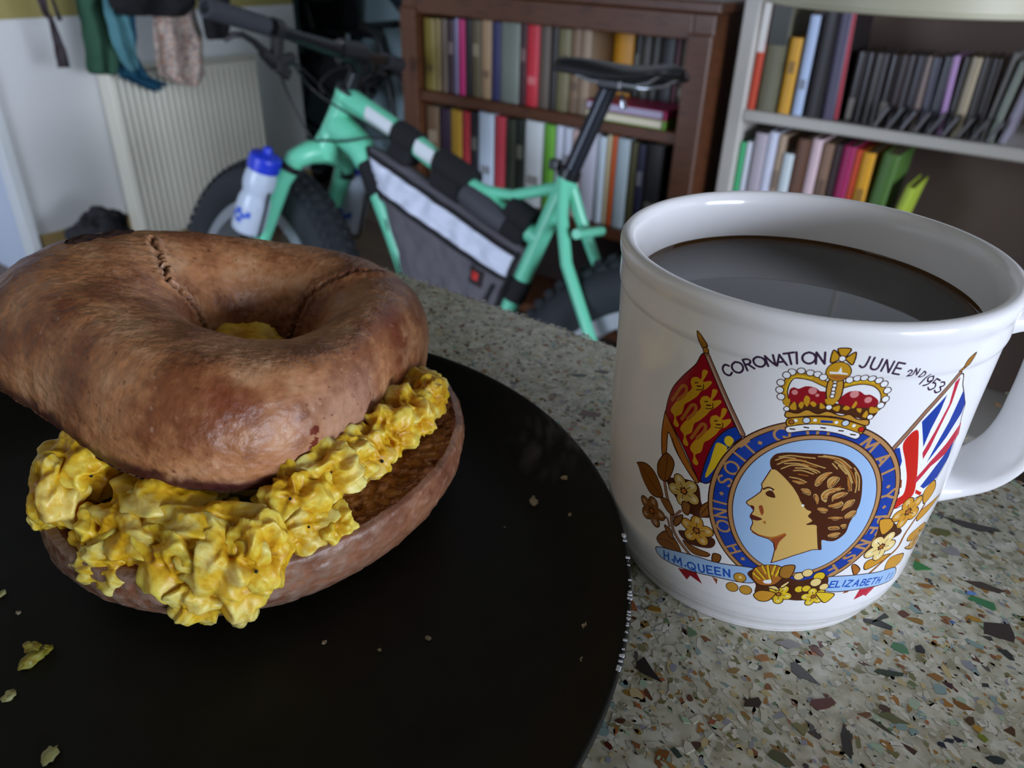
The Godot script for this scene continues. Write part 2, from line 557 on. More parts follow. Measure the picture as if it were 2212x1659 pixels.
# a knobbly closed lump with folds; colours in patches
func lump_into(m: MB, ce: Vector3, r: Vector3, sd: int, rough: float, nu: int, nv: int, cols: Array, bs := Basis.IDENTITY) -> void:
	var f := nz(sd, 1.0, 1)
	var g := nz(sd + 50, 4.5, 2)
	var rows := []
	var cl := []
	for i in nv + 1:
		var la := -PI / 2 + PI * i / nv
		var row := PackedVector3Array()
		var cr := PackedColorArray()
		for j in nu:
			var lo := TAU * j / nu
			var d := Vector3(cos(la) * cos(lo), sin(la), cos(la) * sin(lo))
			var q := d * 1.1
			var a := f.get_noise_3dv(q * 0.95)
			var b := 1.0 - absf(f.get_noise_3dv(q * 1.25 + Vector3(5, 1, 2))) * 2.2
			var e := g.get_noise_3dv(q)
			var k := 1.0 + rough * (0.95 * a + 0.40 * b + 0.10 * e - 0.12)
			row.append(ce + bs * (d * r * k))
			var w := clampf(0.58 + 0.45 * e + 0.7 * a, 0.0, 0.999) * (cols.size() - 1)
			cr.append(lin(cols[int(w)]).lerp(lin(cols[mini(int(w) + 1, cols.size() - 1)]), w - int(w)))
		rows.append(row)
		cl.append(cr)
	m.grid(rows, true, false, cl, true)

# ------------------------------------------------------------------ bagel
const BAGEL := [[1.0, 0.0], [1.008, 0.1], [1.008, 0.22], [0.99, 0.45], [0.93, 0.72], [0.84, 0.92], [0.72, 1.0], [0.58, 0.98], [0.45, 0.86], [0.35, 0.66], [0.29, 0.42], [0.26, 0.15], [0.25, 0.0]]

func along(prof: Array, steps: int) -> PackedVector2Array:
	var p := PackedVector2Array()
	for q in prof:
		p.append(Vector2(q[0], q[1]))
	var fine := PackedVector2Array()
	for i in p.size() - 1:
		for k in 10:
			fine.append(p[i].cubic_interpolate(p[i + 1], p[maxi(i - 1, 0)], p[mini(i + 2, p.size() - 1)], k / 10.0))
	fine.append(p[p.size() - 1])
	var acc := PackedFloat32Array([0.0])
	for i in range(1, fine.size()):
		acc.append(acc[i - 1] + (fine[i] - fine[i - 1]).length())
	var o := PackedVector2Array()
	var k := 0
	for i in steps + 1:
		var want := acc[acc.size() - 1] * i / steps
		while k < acc.size() - 2 and acc[k + 1] < want:
			k += 1
		o.append(fine[k].lerp(fine[k + 1], clampf((want - acc[k]) / maxf(acc[k + 1] - acc[k], 1e-9), 0, 1)))
	return o

func seg_dist(p: Vector2, line: Array) -> float:
	var best := 1e9
	for i in line.size() - 1:
		best = minf(best, p.distance_to(Geometry2D.get_closest_point_to_segment(p, line[i], line[i + 1])))
	return best

func bagel_top() -> void:
	var bs := turned() * Basis(Vector3.BACK, -0.1919) * Basis(Vector3.RIGHT, -0.0841)
	var o := thing("bagel_half", "browned domed upper half of the toasted bagel, tilted over the egg", "bagel", onto(-0.0777, 0.0359, -0.1852), bs)
	var R := 0.0529
	var H := 0.0263
	var pr := along(BAGEL, 170)
	var nu := 560
	var big := nz(11, 42.0, 3)
	var mid := nz(12, 170.0, 3)
	var fin := nz(13, 620.0, 3)
	var streak := nz(14, 1.0, 3)
	var crack := [Vector2(-29, -17), Vector2(-27, -13), Vector2(-22, -7), Vector2(-19, -2), Vector2(-13.5, -2.6), Vector2(-8, -5.5)]
	var seam := [Vector2(12, -16), Vector2(16, -20.5), Vector2(20, -21.5), Vector2(27, -25), Vector2(34, -28)]
	var c0 := lin("ac7850")
	var c1 := lin("7c4a2c")
	var c2 := lin("bf9773")
	var c3 := lin("4a2016")
	var c4 := lin("b08a76")
	var rows := []
	var cols := []
	for i in pr.size():
		var row := PackedVector3Array()
		var cr := PackedColorArray()
		for j in nu:
			var a := TAU * j / nu
			var mm := 1.0 + 0.0026 * cos(2 * a) - 0.0391 * sin(2 * a) - 0.1009 * cos(3 * a) - 0.0702 * sin(3 * a) + 0.10 * exp(-pow((a - 2.72) / 0.45, 2))
			var k := clampf((pr[i].x - 0.25) / 0.75, 0.0, 1.0)
			var f := 1.0 + (mm - 1.0) * k
			var p := Vector3(pr[i].x * R * f * cos(a) + 0.0052 * (1 - k), pr[i].y * H, pr[i].x * R * f * sin(a) - 0.0064 * (1 - k))
			p.y *= 1.0 - 0.13 * smoothstep(-0.2, 0.9, sin(a)) * smoothstep(0.98, 0.6, pr[i].x)
			p.z += 0.002 * (1 - k)
			var out := Vector3(cos(a) * (pr[i].x - 0.62) * 1.6, pr[i].y * 1.2 - 0.1, sin(a) * (pr[i].x - 0.62) * 1.6).normalized()
			var pl := Vector2(p.x, p.z) * 1000.0
			var b := big.get_noise_3dv(p)
			var m := mid.get_noise_3dv(p)
			var n := fin.get_noise_3dv(p)
			var h := 0.0006 * b + 0.00024 * m + 0.0001 * n
			var jag := 1.1 * mid.get_noise_3dv(p * 2.2)
			var wob := Vector2(mid.get_noise_3dv(p * 3.0), mid.get_noise_3dv(p * 3.0 + Vector3(2, 5, 1))) * 1.5
			var dc := seg_dist(pl + wob, crack)
			var ds := seg_dist(pl + wob, seam)
			h += -0.0028 * exp(-pow(dc / 0.6, 2)) + 0.0006 * exp(-pow((dc - 1.6) / 1.0, 2))
			h += 0.0009 * exp(-pow((ds - 1.3) / 1.3, 2)) - 0.0012 * exp(-pow(ds / 0.8, 2))
			var side := clampf(pr[i].y, 0.0, 1.0)
			row.append(p + out * h * clampf(i / 6.0, 0.25, 1.0))
			var s := streak.get_noise_3d(a * 7.0, pr[i].x * 46.0, 3.0)
			var col := c0.lerp(c1, smoothstep(-0.25, 0.55, b + 0.35 * m + 0.25 * s))
			col = col.lerp(c2, 0.65 * smoothstep(0.05, 0.6, -b + 0.4 * m - 0.2 * s))
			# toasted patches, and a paler pinkish flank at front right
			for q in [[42, 2, 7.5, 0.85], [37, 11, 5.0, 0.6], [14, 51, 5.0, 0.75], [19, 50, 3.6, 0.6], [-19, 41, 5.0, 0.65], [-28, 30, 4.0, 0.55], [-38, -8, 9.0, 0.5], [20, 3, 7.0, 0.3], [-4, 34, 6.0, 0.35]]:
				var d: float = pl.distance_to(Vector2(q[0], q[1])) / q[2]
				if d < 1.6:
					col = col.lerp(lin("6a2c14"), q[3] * smoothstep(1.3, 0.2, d + 0.5 * m))
			var fl := pl.distance_to(Vector2(38, 33)) / 19.0
			if fl < 1.4:
				col = col.lerp(c4, 0.75 * smoothstep(1.2, 0.2, fl + 0.5 * m) * smoothstep(0.95, 0.5, side))
			# dark specks and pale scratches
			col = col.lerp(c3, 0.8 * smoothstep(0.50, 0.66, mid.get_noise_3dv(p * 3.1 + Vector3(7, 0, 1))))
			col = col.lerp(c2.lightened(0.15), 0.45 * smoothstep(0.48, 0.7, streak.get_noise_3d(a * 22.0 + b * 3.0, pr[i].x * 60.0, 9.0)))
			if pl.distance_to(Vector2(33, 45)) < 1.6 + jag:
				col = lin("6a2a1c")
			# burnt lower edge; torn pale crumb along the crack
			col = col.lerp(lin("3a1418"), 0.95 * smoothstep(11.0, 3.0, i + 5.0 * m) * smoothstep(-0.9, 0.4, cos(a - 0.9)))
			col = col.lerp(lin("b58c6c"), 0.45 * exp(-pow((dc - 1.6) / 0.7, 2)))
			col = col.lerp(lin("2a120c"), exp(-pow(dc / 0.62, 2)))
			col = col.lerp(lin("8a5a40"), 0.5 * exp(-pow((ds - 0.8) / 1.3, 2)))
			cr.append(col)
		rows.append(row)
		cols.append(cr)
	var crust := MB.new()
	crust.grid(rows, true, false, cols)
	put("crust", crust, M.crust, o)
	var cut := MB.new()
	var cro := []
	for i in 14:
		var w := i / 13.0
		var row := PackedVector3Array()
		for j in nu:
			var p: Vector3 = rows[0][j].lerp(rows[pr.size() - 1][j], w)
			p.y += 0.0009 * mid.get_noise_3dv(p) - 0.0004
			row.append(p)
		cro.append(row)
	cut.grid(cro, true, false, [], true)
	put("crumb_face", cut, M.crumb, o)
	var bn := MB.new()
	for q in [[-42.5, -7, 6.0, 2.0], [-38.5, -15, 6.0, 1.8]]:
		lump_into(bn, Vector3(q[0], 25.2, q[1]) / 1000.0, Vector3(1.9, 1.5, q[2]) / 1000.0, 40 + int(q[2]), 0.35, 30, 18, ["16100e", "2a1812"], Basis(Vector3.UP, -0.35))
	put("burnt_edge", bn, M.burnt, o, "charred black flake at the back edge")

func bagel_base() -> void:
	var o := thing("bagel_half", "lower half of the toasted bagel lying cut side up on the dark plate", "bagel", onto(-0.0633, 0.0, -0.167), turned())
	var R := 0.0506
	var pr := along([[0.97, 26.4], [1.0, 26.0], [1.012, 24.0], [1.014, 20.0], [0.99, 16.0], [0.94, 12.0], [0.84, 8.6], [0.72, 6.9], [0.5, 6.4], [0.3, 8.0], [0.24, 14.0], [0.22, 26.4]], 110)
	var nu := 420
	var big := nz(21, 60.0, 3)
	var mid := nz(22, 260.0, 3)
	var rows := []
	var cols := []
	for i in pr.size():
		var row := PackedVector3Array()
		var cr := PackedColorArray()
		for j in nu:
			var a := TAU * j / nu
			var mm := 1.0 - 0.029 * cos(2 * a) - 0.07 * sin(2 * a)
			var k := clampf((pr[i].x - 0.25) / 0.75, 0.0, 1.0)
			var p := Vector3(pr[i].x * R * lerpf(1.0, mm, k) * cos(a), pr[i].y / 1000.0, pr[i].x * R * lerpf(1.0, mm, k) * sin(a))
			var b := big.get_noise_3dv(p)
			var m := mid.get_noise_3dv(p)
			p += Vector3(cos(a), 0, sin(a)) * (0.0007 * b + 0.0004 * m) * (1.0 if pr[i].x > 0.6 else -1.0)
			p.y = maxf(p.y, 0.0063)
			row.append(p)
			var col := lin("8e6248").lerp(lin("6c4230"), smoothstep(-0.4, 0.5, b)).lerp(lin("a07e68"), 0.6 * smoothstep(0.0, 0.6, m))
			col = col.lerp(lin("8a7668"), smoothstep(-0.1, 0.8, cos(a - 2.1)) * 0.8 * smoothstep(-0.5, 0.3, m))
			cr.append(col)
		rows.append(row)
		cols.append(cr)
	var crust := MB.new()
	crust.grid(rows, true, false, cols)
	put("crust", crust, M.crust, o)
	var cut := MB.new()
	var cro := []
	var cco := []
	for i in 40:
		var row := PackedVector3Array()
		var cr := PackedColorArray()
		for j in nu:
			var p: Vector3 = rows[0][j].lerp(rows[pr.size() - 1][j], i / 39.0)
			var m := mid.get_noise_3dv(p * 1.6)
			var b := big.get_noise_3dv(p * 2.0)
			if i > 0 and i < 39:
				p.y += 0.0007 * m + 0.0006 * b - 0.0012 * smoothstep(0.3, 0.5, mid.get_noise_3dv(p * 0.9 + Vector3(3, 3, 3)))
			row.append(p)
			var col := lin("8a5a30").lerp(lin("5a341c"), smoothstep(-0.3, 0.4, m + 0.5 * b)).lerp(lin("b08450"), 0.5 * smoothstep(0.1, 0.6, -m))
			cr.append(col.lerp(lin("6a3a24"), 0.6 if i < 2 else 0.0))
		cro.append(row)
		cco.append(cr)
	cut.grid(cro, true, false, cco, true)
	put("crumb_face", cut, M.crumb_toned, o, "toasted brown cut face")

func egg() -> void:
	var o := thing("scrambled_egg", "glossy yellow scrambled egg spilling from between the two bagel halves", "scrambled egg", onto(0, 0, 0), turned())
	# x, height, z and half-sizes in mm, fold strength
	var list := [[-69, 26.5, -121, 9, 9, 7.5, .42], [-57.5, 25.5, -119.0, 9.5, 10.5, 7.5, .42], [-62.5, 30, -124, 13, 8, 9, .4], [-51.5, 28, -121, 6.5, 9, 6.5, .4], [-63, 20.5, -116.0, 6.5, 6, 4.5, .4], [-79.5, 28.5, -125.5, 10, 7.5, 8, .42], [-87, 27, -127, 7.5, 6.5, 6.5, .45], [-82, 24, -120.5, 7.5, 5.5, 5, .45], [-98, 33, -133, 6.5, 8.5, 8.5, .4], [-95, 37, -138, 8, 7, 9, .38], [-101, 28, -132, 3.5, 5.5, 4.5, .4], [-74, 34, -132, 11, 7, 9, .38], [-47, 33, -134, 8, 7.5, 7.5, .42], [-41, 34.5, -140.5, 7.5, 6.5, 7, .42], [-46, 28.5, -128.5, 8, 5, 6, .45], [-40.5, 28, -131, 6, 4, 5, .45], [-39, 33.5, -147.5, 7, 6.5, 7, .4], [-34.5, 31, -153, 6, 7, 6.5, .4], [-31, 33, -161, 6.5, 6.5, 7.5, .4], [-26.5, 32.5, -170, 6, 6.5, 8, .4], [-22.5, 32, -178.5, 5, 6, 6, .4], [-28, 31, -184, 8, 5, 9, .35], [-60, 33, -150, 14, 8, 14, .3], [-88, 36, -155, 14, 8, 16, .3], [-45, 32, -170, 13, 7, 14, .3], [-90, 35, -185, 14, 8, 14, .3], [-72, 30, -205, 16, 7, 12, .3], [-76, 38, -190, 12, 7, 12, .25], [-45, 29, -200, 12, 6, 12, .3], [-104, 38, -165, 9, 7, 15, .35]]
	var yel := [["a87412", "cc9a1c", "d6ac2c", "dec254"], ["b48212", "d2a424", "dab640", "e2cc78"], ["ac780e", "d09e1c", "d6aa2a", "dcc068"]]  # darkest yellow sits in the crevices, shading put into the colour
	for i in list.size():
		var q: Array = list[i]
		var b := MB.new()
		var front := i < 21
		lump_into(b, Vector3.ZERO, Vector3(q[3], q[4], q[5]) / 1000.0, 100 + i * 7, q[6] * 0.85, 110 if front else 44, 70 if front else 28, yel[i % 3], Basis(Vector3.UP, 0.3 * (i % 5) - 0.6))
		put("egg_curd", b, M.egg, o).position = Vector3(q[0], q[1], q[2]) / 1000.0
	var pp := MB.new()
	var rg := RandomNumberGenerator.new()
	rg.seed = 12
	for i in 26:
		var q: Array = list[rg.randi() % 20]
		var d := Vector3(rg.randf_range(-0.7, 0.7), rg.randf_range(0.1, 0.9), rg.randf_range(0.3, 1.0)).normalized()
		pp.box(Vector3(q[0], q[1], q[2]) / 1000.0 + d * Vector3(q[3], q[4], q[5]) / 1000.0 * 1.0, Vector3.ONE * rg.randf_range(0.0003, 0.0007), 0.0001, Basis(d, rg.randf() * 6.0))
	var pn := put("ground_pepper", pp, mat("1c1410", 0.8), o, "black pepper specks")
	pn.set_meta("kind", "stuff")

# ------------------------------------------------------------------ mug
func mug() -> void:
	var o := thing("mug", "white coronation mug printed with flags, crown and a portrait medallion", "mug", onto(0.06573, 0, -0.1638), turned())
	var glaze := StandardMaterial3D.new()
	glaze.albedo_texture = draw_print()
	glaze.texture_repeat = false
	glaze.roughness = 0.13
	glaze.metallic_specular = 0.5
	var prof := [[31.5, 0.9], [32.5, 0.2], [34.0, 0.0], [34.8, 0.5], [35.2, 2.2], [36.0, 4.0], [36.7, 5.0], [37.0, 5.9], [37.15, 6.3], [37.55, 7.0], [37.95, 8.4], [38.2, 9.6], [38.25, 10.1], [38.5, 10.8], [38.75, 14.0], [39.25, 22.0], [39.9, 30.0], [40.26, 36.0], [40.5, 46.0], [40.64, 56.0], [40.9, 64.0], [41.2, 72.2], [41.25, 72.9], [41.6, 73.8], [41.7, 74.8], [41.72, 78.6], [41.85, 79.6], [42.15, 80.6], [42.3, 81.8], [42.2, 82.9], [41.6, 83.7], [40.7, 84.05], [39.8, 83.8], [39.1, 83.0], [38.6, 81.5], [38.2, 78.0], [37.7, 72.0], [37.2, 60.0], [36.6, 30.0], [35.6, 14.0], [33.0, 7.0], [28.0, 5.0], [0.01, 4.6]]
	var pl := []
	for q in prof:
		pl.append(q)
	var fine := along(pl, 300)
	var m := MB.new()
	var seg := 256
	var under := [Vector2(0.01, 2.4), Vector2(28, 2.4), Vector2(31.0, 1.6)]
	var all := under
	all.append_array(Array(fine))
	var nr := all.size()
	for i in nr:
		var p: Vector2 = all[i]
		var d: Vector2 = (all[mini(i + 1, nr - 1)] - all[maxi(i - 1, 0)]).normalized()
		for j in seg + 1:
			var a := -PI + TAU * j / seg
			var u := (a * 41.0 + 50.0) / 90.0
			var outer := i < 260 and p.y > 1.0 and p.x > 34.0 and i >= 3 and not (p.y > 80.0)
			if i > 200 and p.x < 40.2 and p.y > 60.0:
				outer = false
			m.vert(Vector3(p.x * sin(a), p.y, p.x * cos(a)) / 1000.0, Vector3(d.y * sin(a), -d.x, d.y * cos(a)), Color.WHITE, Vector2(u, (82.0 - p.y) / 74.0) if outer else Vector2(-1, -1))
	for i in nr - 1:
		for j in seg:
			var a := i * (seg + 1) + j
			m.tri(a, a + 1, a + seg + 2)
			m.tri(a, a + seg + 2, a + seg + 1)
	put("body", m, glaze, o)
	# strap handle
	var hm := MB.new()
	var path := [[39.5, 70.0], [43.0, 70.6], [48.0, 70.8], [54.0, 69.4], [58.5, 65.6], [60.6, 60.0], [61.0, 53.0], [60.8, 45.0], [60.2, 38.0], [58.0, 31.6], [53.6, 27.0], [48.0, 24.6], [43.0, 23.9], [37.5, 24.0]]
	var pp := along(path, 60)
	var rows := []
	var dirn := Vector3(cos(deg_to_rad(HANDLE)), 0, -sin(deg_to_rad(HANDLE)))
	var side := Vector3(sin(deg_to_rad(HANDLE)), 0, cos(deg_to_rad(HANDLE)))
	for i in pp.size():
		var p := pp[i]
		var d := (pp[mini(i + 1, pp.size() - 1)] - pp[maxi(i - 1, 0)]).normalized()
		var nn := Vector2(-d.y, d.x)
		var e := minf(i, pp.size() - 1 - i) / 60.0
		var w := 8.2 + 1.6 * smoothstep(0.16, 0.0, e)
		var th := 3.3 + 1.6 * smoothstep(0.12, 0.0, e)
		var row := PackedVector3Array()
		for k in 24:
			var a := TAU * k / 24
			var ca := signf(cos(a)) * pow(absf(cos(a)), 0.8)
			var sa := signf(sin(a)) * pow(absf(sin(a)), 0.8)
			row.append((dirn * (p.x + nn.x * th * sa) + Vector3.UP * (p.y + nn.y * th * sa) + side * w * ca) / 1000.0)
		rows.append(row)
	hm.grid(rows, true)
	put("handle", hm, mat("f0eff0", 0.13), o)
	var cf := MB.new()
	var cp := []
	for q in [[0.0, 71.6], [20.0, 71.6], [34.0, 71.6], [36.4, 71.75], [37.2, 72.1], [37.7, 72.7]]:
		cp.append(Vector2(q[0], q[1]) / 1000.0)
	cf.lathe(cp, 128)
	for i in cf.v.size():
		cf.c[i] = lin("1a0e07") if Vector2(cf.v[i].x, cf.v[i].z).length() < 0.036 else lin("4a3014")
	var c := single("coffee", cf, M.coffee, "dark black coffee filling the white mug nearly to the brim", "coffee")
	c.transform = Transform3D(turned(), onto(0.06573, 0, -0.1638))

# ------------------------------------------------------------------ bicycles
func torus(m: MB, ce: Vector3, R: float, r: float, squash := 1.0, seg := 72, sec := 16) -> void:
	var rows := []
	for i in seg:
		var a := TAU * i / seg
		var row := PackedVector3Array()
		for j in sec:
			var b := TAU * j / sec
			row.append(ce + Vector3(cos(a), sin(a), 0) * (R + r * cos(b)) + Vector3(0, 0, r * squash * sin(b)))
		rows.append(row)
	m.grid(rows, true, true, [], true)

func ring_band(m: MB, ce: Vector3, r0: float, r1: float, w: float, seg := 72) -> void:
	var rows := []
	for q in [[r0, -w], [r1, -w], [r1, w], [r0, w]]:
		var row := PackedVector3Array()
		for i in seg:
			var a := TAU * i / seg
			row.append(ce + Vector3(cos(a), sin(a), 0) * q[0] + Vector3(0, 0, q[1]))
		rows.append(row)
	rows.append(rows[0])
	for k in 4:
		m.grid([rows[k], rows[k + 1]], true)

func wheel(parent: Node3D, called: String, ce: Vector3, bs: Basis, R: float, r: float, rim_hex: String, knobs: bool) -> void:
	var w := Node3D.new()
	w.name = called
	parent.add_child(w, true)
	w.transform = Transform3D(bs, ce)
	var t := MB.new()
	torus(t, Vector3.ZERO, R - r, r)
	put("tyre", t, M.rubber, w)
	if knobs:
		var k := MB.new()
		for i in 76:
			for row in 4:
				var a := TAU * (i + 0.5 * (row % 2)) / 76
				var off := (row - 1.5) * 0.5
				var d := Vector3(cos(a) * cos(off), sin(a) * cos(off), 0)
				var q := Vector3(cos(a), sin(a), 0) * (R - r + r * cos(off)) + Vector3(0, 0, r * sin(off))
				var nn := (Vector3(cos(a), sin(a), 0) * cos(off) + Vector3(0, 0, sin(off))).normalized()
				var tn := Vector3(-sin(a), cos(a), 0)
				k.box(q + nn * 0.002, Vector3(0.013, 0.008, 0.017), 0.0012, Basis(tn.cross(nn), nn, tn).orthonormalized())
		put("tread", k, M.rubber, w).set_meta("kind", "stuff")
	var rm := MB.new()
	var ri := R - 2.0 * r
	ring_band(rm, Vector3.ZERO, ri - 0.016, ri + 0.012, minf(r * 0.72, 0.036))
	put("rim", rm, mat(rim_hex, 0.35), w)
	var h := MB.new()
	h.rod(Vector3(0, 0, -0.05), Vector3(0, 0, 0.05), 0.016, 14)
	h.rod(Vector3(0, 0, -0.045), Vector3(0, 0, -0.038), 0.03, 18)
	h.rod(Vector3(0, 0, 0.045), Vector3(0, 0, 0.038), 0.03, 18)
	put("hub", h, M.black_metal, w)
	var sp := MB.new()
	for i in 32:
		var a := TAU * i / 32
		var b := a + (0.35 if i % 4 < 2 else -0.35)
		sp.rod(Vector3(cos(b), sin(b), 0) * 0.028 + Vector3(0, 0, 0.04 if i % 2 else -0.04), Vector3(cos(a), sin(a), 0) * (ri - 0.01), 0.0011, 5)
	put("spokes", sp, M.steel, w).set_meta("kind", "stuff")

func bicycle() -> void:
	var ex := Vector3(-0.99889, 0, 0.047106)
	var ey := Vector3(-0.009682, 0.978652, -0.205297)
	var bs := Basis(ex, ey, ex.cross(ey))
	var at := Vector3(-0.457, 0.008, -1.035)
	var o := thing("bicycle", "mint green fat tyre bicycle with a grey frame bag, leaning on the brown bookcase", "bicycle", at, bs)
	var HT := Vector3(0.843, 0.912, 0)
	var HB := Vector3(0.895, 0.797, 0)
	var BBk := Vector3(0.45, 0.31, 0)
	var ax := Vector3(-0.358, 0.934, 0).normalized()
	var turn := Basis(ax, deg_to_rad(-8.0))
	var steer := func(p: Vector3) -> Vector3: return turn * (p - HB) + HB
	var f := MB.new()
	f.tube([HT, HT.lerp(HB, 0.15), HT.lerp(HB, 0.5), HT.lerp(HB, 0.85), HB], [0.030, 0.027, 0.026, 0.028, 0.031], 20)
	f.tube([Vector3(0.845, 0.892, 0), Vector3(0.79, 0.876, 0), Vector3(0.65, 0.829, 0), Vector3(0.52, 0.775, 0), Vector3(0.325, 0.70, 0)], [0.026, 0.0235, 0.0215, 0.0205, 0.0185], 18)
	f.tube([Vector3(0.868, 0.835, 0), Vector3(0.80, 0.80, 0), Vector3(0.76, 0.755, 0), Vector3(0.69, 0.65, 0), Vector3(0.51, 0.37, 0), BBk], [0.033, 0.031, 0.026, 0.0245, 0.0245, 0.026], 18)
	f.tube([Vector3(0.285, 0.832, 0), Vector3(0.291, 0.812, 0), Vector3(0.329, 0.692, 0), BBk], [0.0195, 0.0185, 0.0175, 0.019], 16)
	f.tube([Vector3(0.535, 0.788, 0), Vector3(0.50, 0.775, 0), Vector3(0.46, 0.768, 0), Vector3(0.40, 0.771, 0), Vector3(0.30, 0.803, 0)], [0.012, 0.0115, 0.011, 0.0105, 0.012], 12)
	f.rod(BBk + Vector3(0, 0, -0.05), BBk + Vector3(0, 0, 0.05), 0.022, 18)
	for s in [-1.0, 1.0]:
		f.tube([Vector3(0.288, 0.812, 0.012 * s), Vector3(0.268, 0.755, 0.034 * s), Vector3(0.232, 0.68, 0.056 * s), Vector3(0.12, 0.52, 0.078 * s), Vector3(0.0, 0.375, 0.088 * s)], [0.0125, 0.0115, 0.011, 0.0105, 0.010], 12)
		f.tube([BBk + Vector3(0, 0, 0.03 * s), Vector3(0.36, 0.32, 0.07 * s), Vector3(0.0, 0.368, 0.09 * s)], [0.014, 0.012, 0.010], 12)
		f.rod(Vector3(-0.02, 0.37, 0.09 * s), Vector3(0.02, 0.37, 0.09 * s), 0.016, 10)
	f.rod(Vector3(0.226, 0.735, -0.05), Vector3(0.226, 0.735, 0.05), 0.009, 10)
	put("frame", f, M.mint, o)
	var fk := MB.new()
	fk.tube([HB, steer.call(Vector3(0.907, 0.772, 0))], [0.030, 0.033], 18)
	for s in [-1.0, 1.0]:
		var leg := []
		for q in [[0.905, 0.776, 0.0], [0.908, 0.770, 0.04], [0.918, 0.752, 0.068], [0.945, 0.700, 0.079], [0.99, 0.595, 0.079], [1.05, 0.46, 0.077], [1.095, 0.375, 0.074]]:
			leg.append(steer.call(Vector3(q[0], q[1], q[2] * s)))
		fk.tube(leg, [0.026, 0.025, 0.023, 0.0205, 0.019, 0.016, 0.014], 16)
	put("fork", fk, M.mint, o)
	for s in [-1.0, 1.0]:
		var jt := MB.new()
		jt.rod(steer.call(Vector3(0.924, 0.741, 0.0725 * s)), steer.call(Vector3(0.930, 0.728, 0.0755 * s)), 0.0235, 16)
		put("strap_band", jt, M.black_plastic, o)
		jt = MB.new()
		jt.rod(steer.call(Vector3(1.01, 0.55, 0.079 * s)), steer.call(Vector3(1.015, 0.537, 0.079 * s)), 0.021, 16)
		put("strap_band", jt, M.black_plastic, o)
	var hs := MB.new()
	hs.rod(HT.lerp(HB, -0.02), HT.lerp(HB, 0.03), 0.031, 20)
	put("headset", hs, M.black_plastic, o)
	wheel(o, "front_wheel", steer.call(Vector3(1.09, 0.365, 0)), turn, 0.362, 0.054, "83888e", true)
	wheel(o, "rear_wheel", Vector3(0, 0.372, 0), Basis.IDENTITY, 0.37, 0.054, "83888e", true)
	var stp := MB.new()
	var S := Vector3(0.816, 0.985, -0.029)
	stp.tube([HT, HT.lerp(HB, -0.55)], 0.0155, 16)
	stp.tube([HT.lerp(HB, -0.42), S], [0.021, 0.02], 14)
	stp.rod(S + Vector3(0.006, 0, -0.03), S + Vector3(-0.006, 0, 0.03), 0.023, 16)
	put("stem", stp, M.black_metal, o)
	var hb := MB.new()
	var Lh := Vector3(0.792, 1.011, -0.394)
	var Rh := Vector3(0.98, 0.984, 0.306)
	hb.tube([Lh, Lh.lerp(S, 0.3), Lh.lerp(S, 0.62) + Vector3(0.006, -0.002, 0), Lh.lerp(S, 0.9) + Vector3(0.004, -0.003, 0), S, S.lerp(Rh, 0.1), S.lerp(Rh, 0.4), S.lerp(Rh, 0.7), Rh], [0.0112, 0.0112, 0.012, 0.0155, 0.016, 0.0155, 0.012, 0.0112, 0.0112], 14)
	put("handlebar", hb, M.black_metal, o)
	var gl := MB.new()
	gl.tube([Lh, Lh.lerp(S, 0.02), Lh.lerp(S, 0.36)], [0.0165, 0.0172, 0.0165], 16)
	put("grip", gl, mat("2e3036", 0.85), o)
	var gr := MB.new()
	gr.tube([Rh, Rh.lerp(S, 0.36)], 0.0165, 16)
	put("grip", gr, mat("2e3036", 0.85), o)
	var lv := MB.new()
	lv.tube([Vector3(0.797, 0.966, -0.352), Vector3(0.790, 0.977, -0.340), Vector3(0.788, 0.980, -0.322), Vector3(0.797, 0.972, -0.290), Vector3(0.801, 0.958, -0.262)], [0.0045, 0.005, 0.0055, 0.006, 0.008], 10)
	lv.tube([Vector3(0.801, 0.958, -0.268), Vector3(0.803, 0.943, -0.240), Vector3(0.799, 0.952, -0.208), Vector3(0.800, 0.960, -0.196)], [0.010, 0.0135, 0.012, 0.007], 12)
	lv.rod(Lh.lerp(S, 0.40), Lh.lerp(S, 0.45), 0.0185, 16)
	lv.box(Vector3(0.800, 0.972, -0.236), Vector3(0.02, 0.045, 0.022), 0.004)
	lv.box(Vector3(0.792, 0.931, -0.226), Vector3(0.012, 0.022, 0.034), 0.004, Basis(Vector3.RIGHT, 0.4))
	put("brake_lever", lv, M.black_plastic, o)
	var lr := MB.new()
	lr.tube([Rh.lerp(S, 0.1) + Vector3(0.03, -0.03, 0), Rh.lerp(S, 0.4) + Vector3(0.025, -0.025, 0), Rh.lerp(S, 0.5)], [0.005, 0.006, 0.012], 10)
	put("brake_lever", lr, M.black_plastic, o)
	var br := MB.new()
	br.box(S + Vector3(0.01, 0.014, -0.01), Vector3(0.03, 0.006, 0.05), 0.002)
	br.rod(S + Vector3(0.025, -0.004, -0.026), S + Vector3(0.03, -0.004, -0.026), 0.005, 8)
	br.rod(S + Vector3(0.02, -0.016, 0.02), S + Vector3(0.028, -0.02, 0.02), 0.005, 8)
	put("stem_bolt", br, M.chrome, o)
